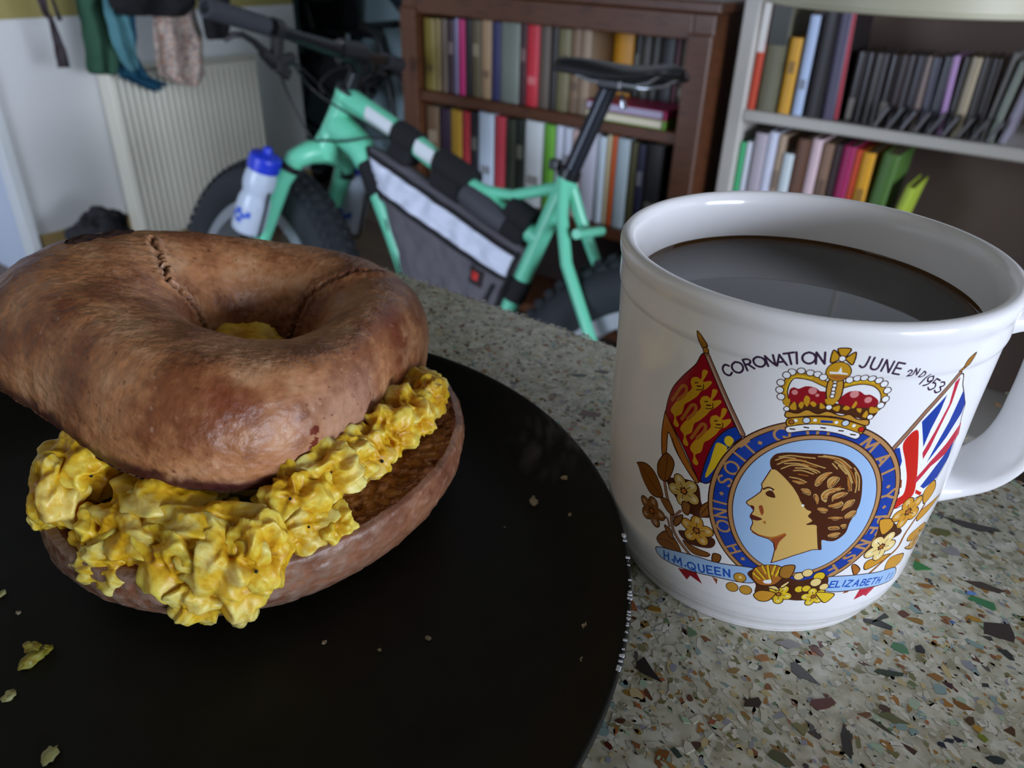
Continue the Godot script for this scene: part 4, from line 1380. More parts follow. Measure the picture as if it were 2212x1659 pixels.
func room() -> void:
	var fl := frame("floor", "brown grey wooden plank floor")
	var pm := []
	for i in 4:
		pm.append(wood(["77614c", "6d5846", "806a54", "725c4a"][i], ["5a4636", "503e30", "62503e", "564434"][i], Vector3(1.2, 4, 18), 0.5))
	for i in 41:
		put("plank", bxm(Vector3(1.14, -0.0125, -2.88 + 0.13 * i + 0.065), Vector3(9.8, 0.025, 0.1285), 0.0012), pm[(i * 7) % 4], fl)
	put("subfloor", bxm(Vector3(1.14, -0.07, -0.2), Vector3(10.1, 0.09, 5.7), 0.001), mat("3a3028", 0.9), fl)
	struct("ceiling", bxm(Vector3(1.14, 2.65, -0.2), Vector3(10.2, 0.1, 5.8), 0.001), mat("605b52", 0.9), "plain ceiling")
	var white := relief(mat("e4e4e2", 0.75), ntex(81, 0.02, 3, [], 256), 0.05)
	tri(white, Vector3(2, 2, 2))
	var cream := mat("a89a5c", 0.8)
	# the white block of wall with the radiator, its upper part painted ochre above the dado line
	struct("wall_left", wall_box(Vector3(-3.72, 0.2, -2.42), Vector3(-3.0, 0.915, -1.14)), white, "white lower wall behind the radiator")
	struct("wall_left_upper", wall_box(Vector3(-3.72, 0.915, -2.42), Vector3(-3.002, 2.6, -1.14)), cream, "ochre wall above the white dado")
	struct("baseboard_left", wall_box(Vector3(-3.72, 0.0, -2.42), Vector3(-2.992, 0.2, -1.15)), wood("b09560", "8f7646", Vector3(2, 10, 2), 0.5), "pale yellow wooden skirting board")
	struct("trim_1", wall_box(Vector3(-3.06, 0.0, -1.14), Vector3(-2.985, 2.1, -1.108)), mat("dfe3e3", 0.4), "white edge trim of the wall corner")
	struct("trim_2", wall_box(Vector3(-3.72, 0.0, -1.15), Vector3(-3.06, 2.5, -1.125)), mat("ccd8ea", 0.55), "bluish white panel beside the wall corner")
	struct("wall_recess", wall_box(Vector3(-3.86, 0, -1.16), Vector3(-3.72, 2.6, -0.75)), mat("ccd8ea", 0.6), "bluish white recessed wall at far left")
	struct("wall_west", wall_box(Vector3(-3.86, 0, -0.75), Vector3(-3.72, 2.6, 2.4)), white, "white side wall")
	var slate := mat("a3bec6", 0.8)
	struct("wall_back", wall_box(Vector3(-3.86, 0, -3.0), Vector3(-1.5, 2.6, -2.9)), slate, "slate blue back wall of the alcove")
	struct("wall_alcove", wall_box(Vector3(-3.86, 0, -2.9), Vector3(-3.72, 2.6, -2.42)), slate, "side wall of the alcove")
	struct("wall_shelves", wall_box(Vector3(-1.5, 0, -3.0), Vector3(6.14, 2.6, -1.88)), white, "wall behind the bookcases")
	var wr := MB.new()
	for q in [[Vector3(6.0, 0, -1.9), Vector3(6.14, 0.85, 2.4)], [Vector3(6.0, 2.4, -1.9), Vector3(6.14, 2.6, 2.4)], [Vector3(6.0, 0.85, -1.9), Vector3(6.14, 2.4, WZ - 1.6)], [Vector3(6.0, 0.85, WZ + 1.6), Vector3(6.14, 2.4, 2.4)]]:
		wr.box((q[0] + q[1]) / 2.0, q[1] - q[0], 0.001)
	struct("wall_right", wr, mat("b5ae9c", 0.8), "wall with the large window")
	var wf := MB.new()
	for q in [[Vector3(-3.86, 0, 2.4), Vector3(6.14, 0.4, 2.54)], [Vector3(-3.86, 2.3, 2.4), Vector3(6.14, 2.6, 2.54)], [Vector3(-3.86, 0.4, 2.4), Vector3(-2.1, 2.3, 2.54)], [Vector3(-0.8, 0.4, 2.4), Vector3(6.14, 2.3, 2.54)]]:
		wf.box((q[0] + q[1]) / 2.0, q[1] - q[0], 0.001)
	struct("wall_front", wf, mat("8f8a7c", 0.8), "wall behind the viewer with the living room window")
	struct("wall_light_blocker", wall_box(Vector3(-0.66, 0, 0.0), Vector3(-0.52, 2.6, 2.4)), mat("a39c8c", 0.8), "unseen wall added to keep the living room window light off the counter")  # out-of-view wall added to shade the counter from the living room window
	for i in 2:
		# each window: middle, half width and the axis it runs along
		var ce: Vector3 = Vector3(6.07, 1.625, WZ) if i == 0 else Vector3(-1.45, 1.35, 2.47)
		var hw := 1.6 if i == 0 else 0.65
		var hh := 0.775 if i == 0 else 0.95
		var bs := Basis(Vector3.UP, PI / 2) if i == 0 else Basis.IDENTITY
		var w := frame("window_%d" % (i + 1), ["large two-pane window on the right wall", "tall living room window behind the viewer"][i])
		w.transform = Transform3D(bs, ce)
		var fr := MB.new()
		for q in [[Vector3(0, -hh + 0.025, 0), Vector3(hw * 2, 0.05, 0.07)], [Vector3(0, hh - 0.025, 0), Vector3(hw * 2, 0.05, 0.07)], [Vector3(-hw + 0.025, 0, 0), Vector3(0.05, hh * 2, 0.07)], [Vector3(hw - 0.025, 0, 0), Vector3(0.05, hh * 2, 0.07)], [Vector3.ZERO, Vector3(0.06, hh * 2, 0.07)]]:
			fr.box(q[0], q[1], 0.004)
		put("window_frame", fr, mat("d8d8d4", 0.5), w)
		for s in [-1.0, 1.0]:
			put("pane", bxm(Vector3(s * hw / 2, 0, 0), Vector3(hw - 0.08, hh * 2 - 0.1, 0.006), 0.001), M.pane, w)

func radiator() -> void:
	var o := thing("radiator", "cream ribbed panel radiator on the white wall below the hanging clothes", "radiator", Vector3(-2.945, 0.1, -1.81))
	var m := MB.new()
	var rows := []
	var nr := 24
	var cols := []
	for i in 2:
		var row := PackedVector3Array()
		for k in nr * 8 + 1:
			var z := 0.315 - 0.63 * k / (nr * 8.0)
			var ph := fposmod(k / 8.0, 1.0)
			row.append(Vector3(0.038 + 0.0042 * smoothstep(0.12, 0.30, ph) * smoothstep(0.88, 0.70, ph), 0.03 + 0.58 * i, z))
		rows.append(row)
	m.grid(rows)
	m.box(Vector3(0.028, 0.32, 0), Vector3(0.02, 0.62, 0.64), 0.004)
	m.box(Vector3(-0.028, 0.32, 0), Vector3(0.012, 0.62, 0.64), 0.004)
	put("panel", m, mat("e6e2d0", 0.4), o)
	var g := MB.new()
	for s in [-1.0, 1.0]:
		g.box(Vector3(-0.006, 0.32, s * 0.319), Vector3(0.07, 0.62, 0.006), 0.002)
	g.box(Vector3(0, 0.638, 0), Vector3(0.09, 0.006, 0.65), 0.002)
	put("casing", g, mat("e6e2d0", 0.4), o)
	var v := MB.new()
	v.rod(Vector3(0, 0.05, -0.33), Vector3(0, 0.05, -0.37), 0.012, 12)
	v.rod(Vector3(0, 0.05, -0.37), Vector3(0, -0.1, -0.37), 0.009, 10)
	v.rod(Vector3(0, 0.05, -0.37), Vector3(0, 0.11, -0.37), 0.02, 14)
	put("valve", v, mat("d8d8d4", 0.35), o)

# cloth hanging between a left and a right edge (lists of [z, y]) in front of the wall at x, with folds
func drape(o: Node3D, called: String, x: float, left: Array, right: Array, amp: float, waves: float, sd: int, m: Material, thick := 0.012) -> void:
	var f := nz(sd, 5.0, 3)
	var b := MB.new()
	for s in [-1.0, 1.0]:
		var rows := []
		for i in 41:
			var t := i / 40.0 * (left.size() - 1)
			var k := mini(int(t), left.size() - 2)
			var l := Vector2(left[k][0], left[k][1]).lerp(Vector2(left[k + 1][0], left[k + 1][1]), t - k)
			var r := Vector2(right[k][0], right[k][1]).lerp(Vector2(right[k + 1][0], right[k + 1][1]), t - k)
			var row := PackedVector3Array()
			for j in 41:
				var u := j / 40.0
				var p := l.lerp(r, u)
				var e := sqrt(clampf(minf(u, 1.0 - u) * 8.0, 0.0, 1.0)) * sqrt(clampf((40 - i) / 4.0, 0.0, 1.0))
				row.append(Vector3(x + amp * sin(u * waves * TAU + 2.0 * f.get_noise_2d(u * 0.3, p.y) + sd) + 0.02 * f.get_noise_2d(p.x, p.y) + s * thick * e, p.y, p.x))
			rows.append(row)
		b.grid(rows, false, false, [], s > 0)
	put(called, b, m, o)

func clothes() -> void:
	var rail := thing("coat_rail", "wooden peg rail on the ochre wall above the frame edge", "coat rail", Vector3(-2.97, 1.50, -1.6))
	put("board", bxm(Vector3(0, 0, 0), Vector3(0.06, 0.09, 1.0), 0.004), mat("6a4a30", 0.5), rail)
	for i in 6:
		var p := MB.new()
		p.rod(Vector3(0.03, 0, 0.42 - i * 0.15), Vector3(0.20, 0.03, 0.42 - i * 0.15), 0.009, 10)
		put("peg", p, mat("5a4028", 0.5), rail)
	var list := [
		["dress", "dark green garment hanging at the left of the clothes above the radiator", -2.765, [[-1.34, 1.50], [-1.362, 0.98], [-1.362, 0.854], [-1.351, 0.775], [-1.362, 0.758]], [[-1.45, 1.50], [-1.49, 0.98], [-1.478, 0.895], [-1.462, 0.775], [-1.445, 0.748]], 0.012, 2.2, 3, "2e5640"],
		["towel", "pale teal cloth hanging between the dark green and blue ones", -2.69, [[-1.42, 1.50], [-1.418, 0.954], [-1.420, 0.85], [-1.438, 0.80], [-1.462, 0.764]], [[-1.48, 1.50], [-1.50, 0.954], [-1.50, 0.85], [-1.50, 0.80], [-1.486, 0.77]], 0.01, 2.0, 5, "52868e"],
		["shawl", "deep blue teal shawl whose pointed corner hangs lowest over the radiator", -2.82, [[-1.46, 1.50], [-1.465, 0.98], [-1.464, 0.80], [-1.476, 0.735], [-1.606, 0.664]], [[-1.56, 1.50], [-1.59, 0.98], [-1.57, 0.80], [-1.60, 0.72], [-1.66, 0.69]], 0.014, 2.6, 7, "235f7c"],
	]
	for q in list:
		var o := thing(q[0], q[1], "clothing", Vector3.ZERO, Basis.IDENTITY, "clothes hanging on the pegs")
		var m := mat(q[8], 0.85)
		drape(o, "cloth", q[2], q[3], q[4], q[5], q[6], q[7], m)
	var fo := thing("skirt", "white garment with a red and grey floral print, hanging below the black jacket", "clothing", Vector3.ZERO, Basis.IDENTITY, "clothes hanging on the pegs")
	var fm := StandardMaterial3D.new()
	fm.albedo_texture = ntex(44, 0.035, 3, [[0.0, "6a5a60"], [0.32, "8a7a78"], [0.42, "c4b4a8"], [0.62, "d6c8ba"], [0.74, "b06a4a"], [0.85, "a07858"], [1.0, "8a4a40"]], 256)
	fm.roughness = 0.9
	tri(fm, Vector3(5, 5, 5))
	drape(fo, "cloth", -2.685, [[-1.53, 1.50], [-1.572, 0.978], [-1.550, 0.852], [-1.553, 0.75], [-1.603, 0.712]], [[-1.68, 1.50], [-1.745, 0.978], [-1.758, 0.867], [-1.732, 0.74], [-1.690, 0.692]], 0.012, 2.2, 9, fm)
	var jk := thing("jacket", "black jacket hanging over the other clothes at the top left", "jacket", Vector3.ZERO, Basis.IDENTITY, "clothes hanging on the pegs")
	drape(jk, "body", -2.60, [[-1.36, 1.50], [-1.377, 1.05], [-1.390, 0.97], [-1.42, 0.945]], [[-1.70, 1.50], [-1.72, 1.05], [-1.70, 0.97], [-1.64, 0.93]], 0.015, 2.0, 11, M.black_cloth, 0.02)
	drape(jk, "sleeve", -2.545, [[-1.62, 1.45], [-1.655, 0.98], [-1.668, 0.90], [-1.672, 0.862]], [[-1.74, 1.45], [-1.778, 0.98], [-1.765, 0.90], [-1.748, 0.857]], 0.006, 1.2, 13, M.black_cloth, 0.022)
	var sp := thing("belt", "dark brown strap with a broad flared end hanging at far left", "strap", Vector3.ZERO, Basis.IDENTITY)
	drape(sp, "strap_upper", -2.74, [[-1.225, 1.50], [-1.233, 0.99], [-1.236, 0.955], [-1.248, 0.935]], [[-1.25, 1.50], [-1.262, 0.99], [-1.262, 0.955], [-1.270, 0.935]], 0.002, 1.0, 15, mat("33242a", 0.6), 0.004)
	drape(sp, "strap_end", -2.74, [[-1.250, 0.945], [-1.252, 0.90], [-1.250, 0.85], [-1.248, 0.792]], [[-1.268, 0.945], [-1.276, 0.90], [-1.284, 0.85], [-1.288, 0.790]], 0.002, 1.0, 16, mat("2e2228", 0.6), 0.004)
	var cd := thing("cord", "thin black cord hanging beside the dark brown strap", "cord", Vector3.ZERO, Basis.IDENTITY)
	var cm := MB.new()
	cm.tube([Vector3(-2.74, 1.5, -1.26), Vector3(-2.74, 1.05, -1.275), Vector3(-2.74, 0.96, -1.285), Vector3(-2.74, 0.928, -1.289)], [0.004, 0.005, 0.006, 0.008], 8)
	put("cord_body", cm, mat("1c181c", 0.7), cd)

func sundries() -> void:
	var b := MB.new()
	lump_into(b, Vector3(0, 0.16, 0), Vector3(0.12, 0.17, 0.13), 301, 0.28, 60, 40, ["0e0e10", "17171a", "242428"])
	lump_into(b, Vector3(0.02, 0.11, -0.13), Vector3(0.11, 0.12, 0.10), 305, 0.3, 50, 32, ["0e0e10", "17171a", "1e1e22"])
	lump_into(b, Vector3(0.01, 0.30, -0.02), Vector3(0.06, 0.06, 0.07), 309, 0.4, 40, 26, ["0e0e10", "1a1a1e"])
	var bag := single("holdall", b, vmat(0.75), "crumpled black bag on the floor in front of the radiator wall", "bag")
	bag.position = Vector3(-2.62, 0.0, -1.19)
	var ct := thing("coat", "long black coat hanging in the alcove behind the handlebar", "coat", Vector3(-3.20, 0, -2.83), Basis(Vector3.UP, -PI / 2))
	drape(ct, "coat_body", 0.0, [[0.12, 1.75], [0.235, 1.4], [0.25, 0.95], [0.25, 0.745], [0.22, 0.70]], [[-0.08, 1.75], [-0.16, 1.4], [-0.18, 0.95], [-0.145, 0.745], [-0.12, 0.71]], 0.010, 2.0, 21, M.black_cloth, 0.025)
	var hk := MB.new()
	hk.rod(Vector3(-3.19, 1.74, -2.90), Vector3(-3.19, 1.75, -2.79), 0.008, 10)
	single("coat_hook", hk, M.black_metal, "dark hook on the alcove wall carrying the black coat", "hook")
	var s := thing("roof_bar", "dark blue padded bar slung high on the alcove wall beside the bookcase", "bar", Vector3.ZERO)
	var sm := MB.new()
	sm.tube([Vector3(-2.99, 1.09, -2.86), Vector3(-2.82, 0.935, -2.86), Vector3(-2.68, 0.815, -2.86), Vector3(-2.45, 0.62, -2.86)], 0.021, 14)
	put("bar_sleeve", sm, mat("1c2836", 0.4), s)
	var sc := MB.new()
	sc.rod(Vector3(-2.76, 0.895, -2.838), Vector3(-2.73, 0.868, -2.838), 0.007, 8)
	put("buckle", sc, M.chrome, s)
	var l := thing("pendant_lamp", "cream dome pendant lampshade hanging in front of the white bookcase", "lamp", Vector3(-0.278, 1.12, -1.328))
	var pr := []
	var outer := [[194, 0], [194, 8], [190, 40], [176, 85], [150, 125], [112, 155], [70, 172], [34, 180], [20, 184]]
	for q in outer:
		pr.append(Vector2(q[0], q[1]) / 1000.0)
	var inner := outer.duplicate()
	inner.reverse()
	for q in inner:
		pr.append(Vector2(q[0] - 2.6, q[1] - (2.0 if q[1] > 8 else 0.0)) / 1000.0)
	pr.append(pr[0])
	var sh := MB.new()
	sh.lathe(pr, 96)
	put("shade", sh, mat("b9b69c", 0.5), l)
	var rim := MB.new()
	var rp := []
	for k in 97:
		rp.append(Vector3(0.193 * cos(TAU * k / 96), 0.0, 0.193 * sin(TAU * k / 96)))
	rim.tube(rp, 0.0035, 8)
	put("shade_rim", rim, mat("b9b69c", 0.45), l)
	var hd := MB.new()
	hd.rod(Vector3(0, 0.12, 0), Vector3(0, 0.21, 0), 0.018, 14)
	hd.rod(Vector3(0, 0.2, 0), Vector3(0, 1.385, 0), 0.003, 8)
	put("cord", hd, mat("d8d4c8", 0.5), l)
	var bu := MB.new()
	var bp := []
	for q in [[0.5, 60], [14, 64], [24, 78], [27, 92], [22, 108], [14, 120], [12, 126]]:
		bp.append(Vector2(q[0], q[1]) / 1000.0)
	bu.lathe(bp, 24)
	put("bulb", bu, mat("e8e6e0", 0.2), l, "unlit white bulb")

# ------------------------------------------------------------------ the printed picture on the mug: 0.1 mm units round the wall and up it
const PX := 2.2756            # texture pixels per 0.1 mm
const INK := {"crimson": "94101f", "gold": "c9961f", "amber": "b06a26", "line": "3a1a14", "blue": "1a3fa0", "yellow": "e6c32a", "pole": "9a7058", "pale": "c8b0a0", "bronze": "a8732a", "white": "f4f4f6", "red": "cc2218", "rose": "c42c44", "rust": "9a4a26", "umber": "4e2814", "leaf": "86521e", "straw": "bfa055", "sepia": "8a5a2c", "ochre": "c99432", "honey": "d2962c", "butter": "f0d488", "blush": "d88a88", "ice": "cfdcea", "skin": "ddb566", "hair": "4e2412", "fawn": "c29a58", "curl": "c8a262", "lips": "5e2218", "maroon": "4a1420", "sky": "a4c6ee", "ink": "3a2440", "cobalt": "1c56b8", "tan": "b98a58"}
var art: Image

func _ink(name: String) -> Color:
	return Color(INK[name])

func _poly(p: PackedVector2Array, col: Color) -> void:
	var lo := 1e9
	var hi := -1e9
	for q in p:
		lo = minf(lo, q.y)
		hi = maxf(hi, q.y)
	var np := p.size()
	for y in range(maxi(0, int(floor(lo))), mini(art.get_height(), int(ceil(hi)) + 1)):
		var yy := y + 0.5
		var xs := PackedFloat32Array()
		for i in np:
			var a := p[i]
			var b := p[(i + 1) % np]
			if (a.y <= yy) != (b.y <= yy):
				xs.append(a.x + (yy - a.y) / (b.y - a.y) * (b.x - a.x))
		xs.sort()
		for k in range(0, xs.size() - 1, 2):
			var x0 := int(round(xs[k]))
			var x1 := int(round(xs[k + 1]))
			if x1 > x0:
				art.fill_rect(Rect2i(x0, y, x1 - x0, 1), col)

func _at(x: float, y: float) -> Vector2:
	return Vector2((x + 500.0) * PX, (820.0 - y) * PX)

func _pts(a: Array) -> PackedVector2Array:
	var p := PackedVector2Array()
	for i in range(0, a.size(), 2):
		p.append(_at(a[i], a[i + 1]))
	return p

func _curve(p: PackedVector2Array, closed: bool) -> PackedVector2Array:
	var o := PackedVector2Array()
	var np := p.size()
	for i in (np if closed else np - 1):
		var a := p[(i - 1 + np) % np] if closed or i > 0 else p[0]
		var b := p[i]
		var d := p[(i + 1) % np]
		var e := p[(i + 2) % np] if closed or i < np - 2 else d
		for k in 6:
			o.append(b.cubic_interpolate(d, a, e, k / 6.0))
	if not closed:
		o.append(p[np - 1])
	return o

func _stroke(p: PackedVector2Array, w: float, col: Color) -> void:
	for i in p.size() - 1:
		var d := (p[i + 1] - p[i]).normalized().orthogonal() * w / 2.0
		_poly(PackedVector2Array([p[i] + d, p[i + 1] + d, p[i + 1] - d, p[i] - d]), col)
	for q in p:
		_disc(q, w / 2.0, w / 2.0, col)

func _disc(at: Vector2, rx: float, ry: float, col: Color, rot := 0.0) -> void:
	var p := PackedVector2Array()
	for k in 28:
		p.append(at + Vector2(rx * cos(TAU * k / 28), ry * sin(TAU * k / 28)).rotated(rot))
	_poly(p, col)

func pg(a: Array, col: String, smooth := true) -> void:
	var p := _pts(a)
	_poly(_curve(p, true) if smooth else p, _ink(col))

func po(a: Array, col: String, w: float) -> void:
	var p := _curve(_pts(a), true)
	_poly(p, _ink(col))
	p.append(p[0])
	_stroke(p, w * PX, _ink("line"))

func st(a: Array, w: float, col: String, smooth := true) -> void:
	var p := _pts(a)
	_stroke(_curve(p, false) if smooth else p, w * PX, _ink(col))

func el(x: float, y: float, rx: float, ry: float, col: String, line := true) -> void:
	if line:
		_disc(_at(x, y), (rx + 1.8) * PX, (ry + 1.8) * PX, _ink("line"))
	_disc(_at(x, y), rx * PX, ry * PX, _ink(col))

# a five-petalled blossom with outlined petals
func fl(x: float, y: float, r: float, rot: float, col: String) -> void:
	var c := _at(x, y)
	for pass_no in 2:
		for k in 5:
			var a := deg_to_rad(rot + 72.0 * k)
			var q := c + Vector2(cos(a), sin(a)) * r * 0.62 * PX
			var g := 2.2 if pass_no == 0 else 0.0
			_disc(q, (r * 0.42 + g) * PX, (r * 0.36 + g) * PX, _ink("line") if pass_no == 0 else _ink(col), a)
			if pass_no == 1:
				_disc(q + Vector2(cos(a), sin(a)) * r * 0.1 * PX, r * 0.2 * PX, r * 0.14 * PX, _ink(col).lightened(0.35), a)
				_stroke(PackedVector2Array([c + Vector2(cos(a), sin(a)) * r * 0.15 * PX, q]), 1.4 * PX, _ink("line"))
	_disc(c, r * 0.22 * PX, r * 0.22 * PX, _ink("line"))
	_disc(c, r * 0.15 * PX, r * 0.15 * PX, _ink("amber"))

# drawn letters: strokes in a unit box; a leading true makes the stroke a smooth curve
func _glyph(c: String) -> Array:
	match c:
		"A": return [[false, 0, 0, .5, 1, 1, 0], [false, .2, .36, .8, .36]]
		"B": return [[false, .1, 0, .1, 1], [true, .1, 1, .6, .98, .82, .77, .6, .56, .1, .54], [true, .1, .54, .65, .52, .92, .27, .65, .02, .1, 0]]
		"C": return [[true, .93, .82, .55, 1, .15, .8, .05, .5, .15, .2, .55, 0, .93, .18]]
		"D": return [[false, .1, 0, .1, 1], [true, .1, 1, .6, .95, .92, .5, .6, .05, .1, 0]]
		"E": return [[false, .85, 1, .1, 1, .1, 0, .85, 0], [false, .1, .52, .7, .52]]
		"H": return [[false, .1, 0, .1, 1], [false, .9, 0, .9, 1], [false, .1, .5, .9, .5]]
		"I": return [[false, .5, 0, .5, 1]]
		"J": return [[true, .7, 1, .7, .5, .62, .12, .38, 0, .12, .1]]
		"L": return [[false, .15, 1, .15, 0, .85, 0]]
		"M": return [[false, 0, 0, .12, 1, .5, .25, .88, 1, 1, 0]]
		"N": return [[false, .1, 0, .1, 1, .9, 0, .9, 1]]
		"O": return [[true, .5, 1, .15, .83, .02, .5, .15, .17, .5, 0, .85, .17, .98, .5, .85, .83, .5, 1]]
		"P": return [[false, .12, 0, .12, 1], [true, .12, 1, .65, .97, .88, .74, .65, .5, .12, .48]]
		"Q": return [[true, .5, 1, .15, .83, .02, .5, .15, .17, .5, 0, .85, .17, .98, .5, .85, .83, .5, 1], [false, .55, .3, 1, -.08]]
		"R": return [[false, .12, 0, .12, 1], [true, .12, 1, .65, .97, .86, .76, .65, .54, .12, .52], [false, .45, .52, .92, 0]]
		"S": return [[true, .88, .84, .5, 1, .14, .8, .3, .58, .7, .43, .88, .2, .5, 0, .1, .16]]
		"T": return [[false, 0, 1, 1, 1], [false, .5, 1, .5, 0]]
		"U": return [[true, .1, 1, .1, .4, .2, .1, .5, 0, .8, .1, .9, .4, .9, 1]]
		"Y": return [[false, .02, 1, .5, .48, .98, 1], [false, .5, .48, .5, 0]]
		"Z": return [[false, .08, 1, .92, 1, .05, 0, .95, 0]]
		"1": return [[false, .5, 0, .55, 1]]
		"2": return [[true, .1, .8, .45, 1, .85, .76, .6, .42, .08, 0], [false, .08, 0, .92, 0]]
		"3": return [[true, .1, .9, .5, 1, .84, .78, .42, .54], [true, .42, .54, .9, .3, .5, 0, .08, .12]]
		"5": return [[false, .85, 1, .22, 1, .16, .58], [true, .16, .58, .55, .64, .88, .34, .5, 0, .08, .1]]
		"9": return [[true, .85, .7, .5, .45, .14, .72, .5, 1, .86, .74, .75, .3, .35, 0]]
	return []

func ch(c: String, x: float, y: float, h: float, rot: float, w: float, col: String) -> void:
	var wide := h * (0.3 if c in ["1", "I"] else 1.0 if c in ["M", "O", "Q"] else 0.78)
	for s in _glyph(c):
		var p := PackedVector2Array()
		for i in range(1, s.size(), 2):
			var q := Vector2((s[i] - 0.5) * wide, (s[i + 1] - 0.5) * h).rotated(deg_to_rad(rot))
			p.append(_at(x + q.x, y + q.y))
		_stroke(_curve(p, false) if s[0] else p, w * PX, _ink(col))

func garter() -> void:
	var c := _at(-53.5, 410)
	for q in [[199, 224, "line"], [196, 221, "tan"], [188, 213, "line"], [186, 211, "blue"]]:
		_disc2(c, q[0], q[1], q[2])
	var word := "*HONI*SOIT*QUIMAL*Y*PENSE"
	var turn := [-125, -135, -154, -164, -172, -179, 171, 160, 150, 141, 133, 118, 99, 89, 59, 42, 28, 18, 11, 2, -8, -17, -28, -40, -55]
	for i in word.length():
		var a := deg_to_rad(turn[i])
		var x := -53.5 + 170.0 * cos(a)
		var y := 410.0 + 199.0 * sin(a)
		if word[i] == "*":
			var p := PackedVector2Array()
			for k in 4:
				p.append(_at(x + 5.5 * cos(a + TAU * k / 4), y + 5.5 * sin(a + TAU * k / 4)))
			_poly(p, _ink("tan"))
		else:
			var big := i > 13
			ch(word[i], x, y, 30, rad_to_deg(Vector2(cos(a) / 170.0, sin(a) / 199.0).angle()) - 90.0, 6.4 if big else 5.2, "tan")
	for q in [[156, 190, "line"], [153, 187, "tan"], [145, 179, "line"], [143, 177, "sky"]]:
		_disc2(c, q[0], q[1], q[2])

func _disc2(c: Vector2, rx: float, ry: float, col: String) -> void:
	var p := PackedVector2Array()
	for k in 120:
		p.append(c + Vector2(rx * cos(TAU * k / 120), ry * sin(TAU * k / 120)) * PX)
	_poly(p, _ink(col))

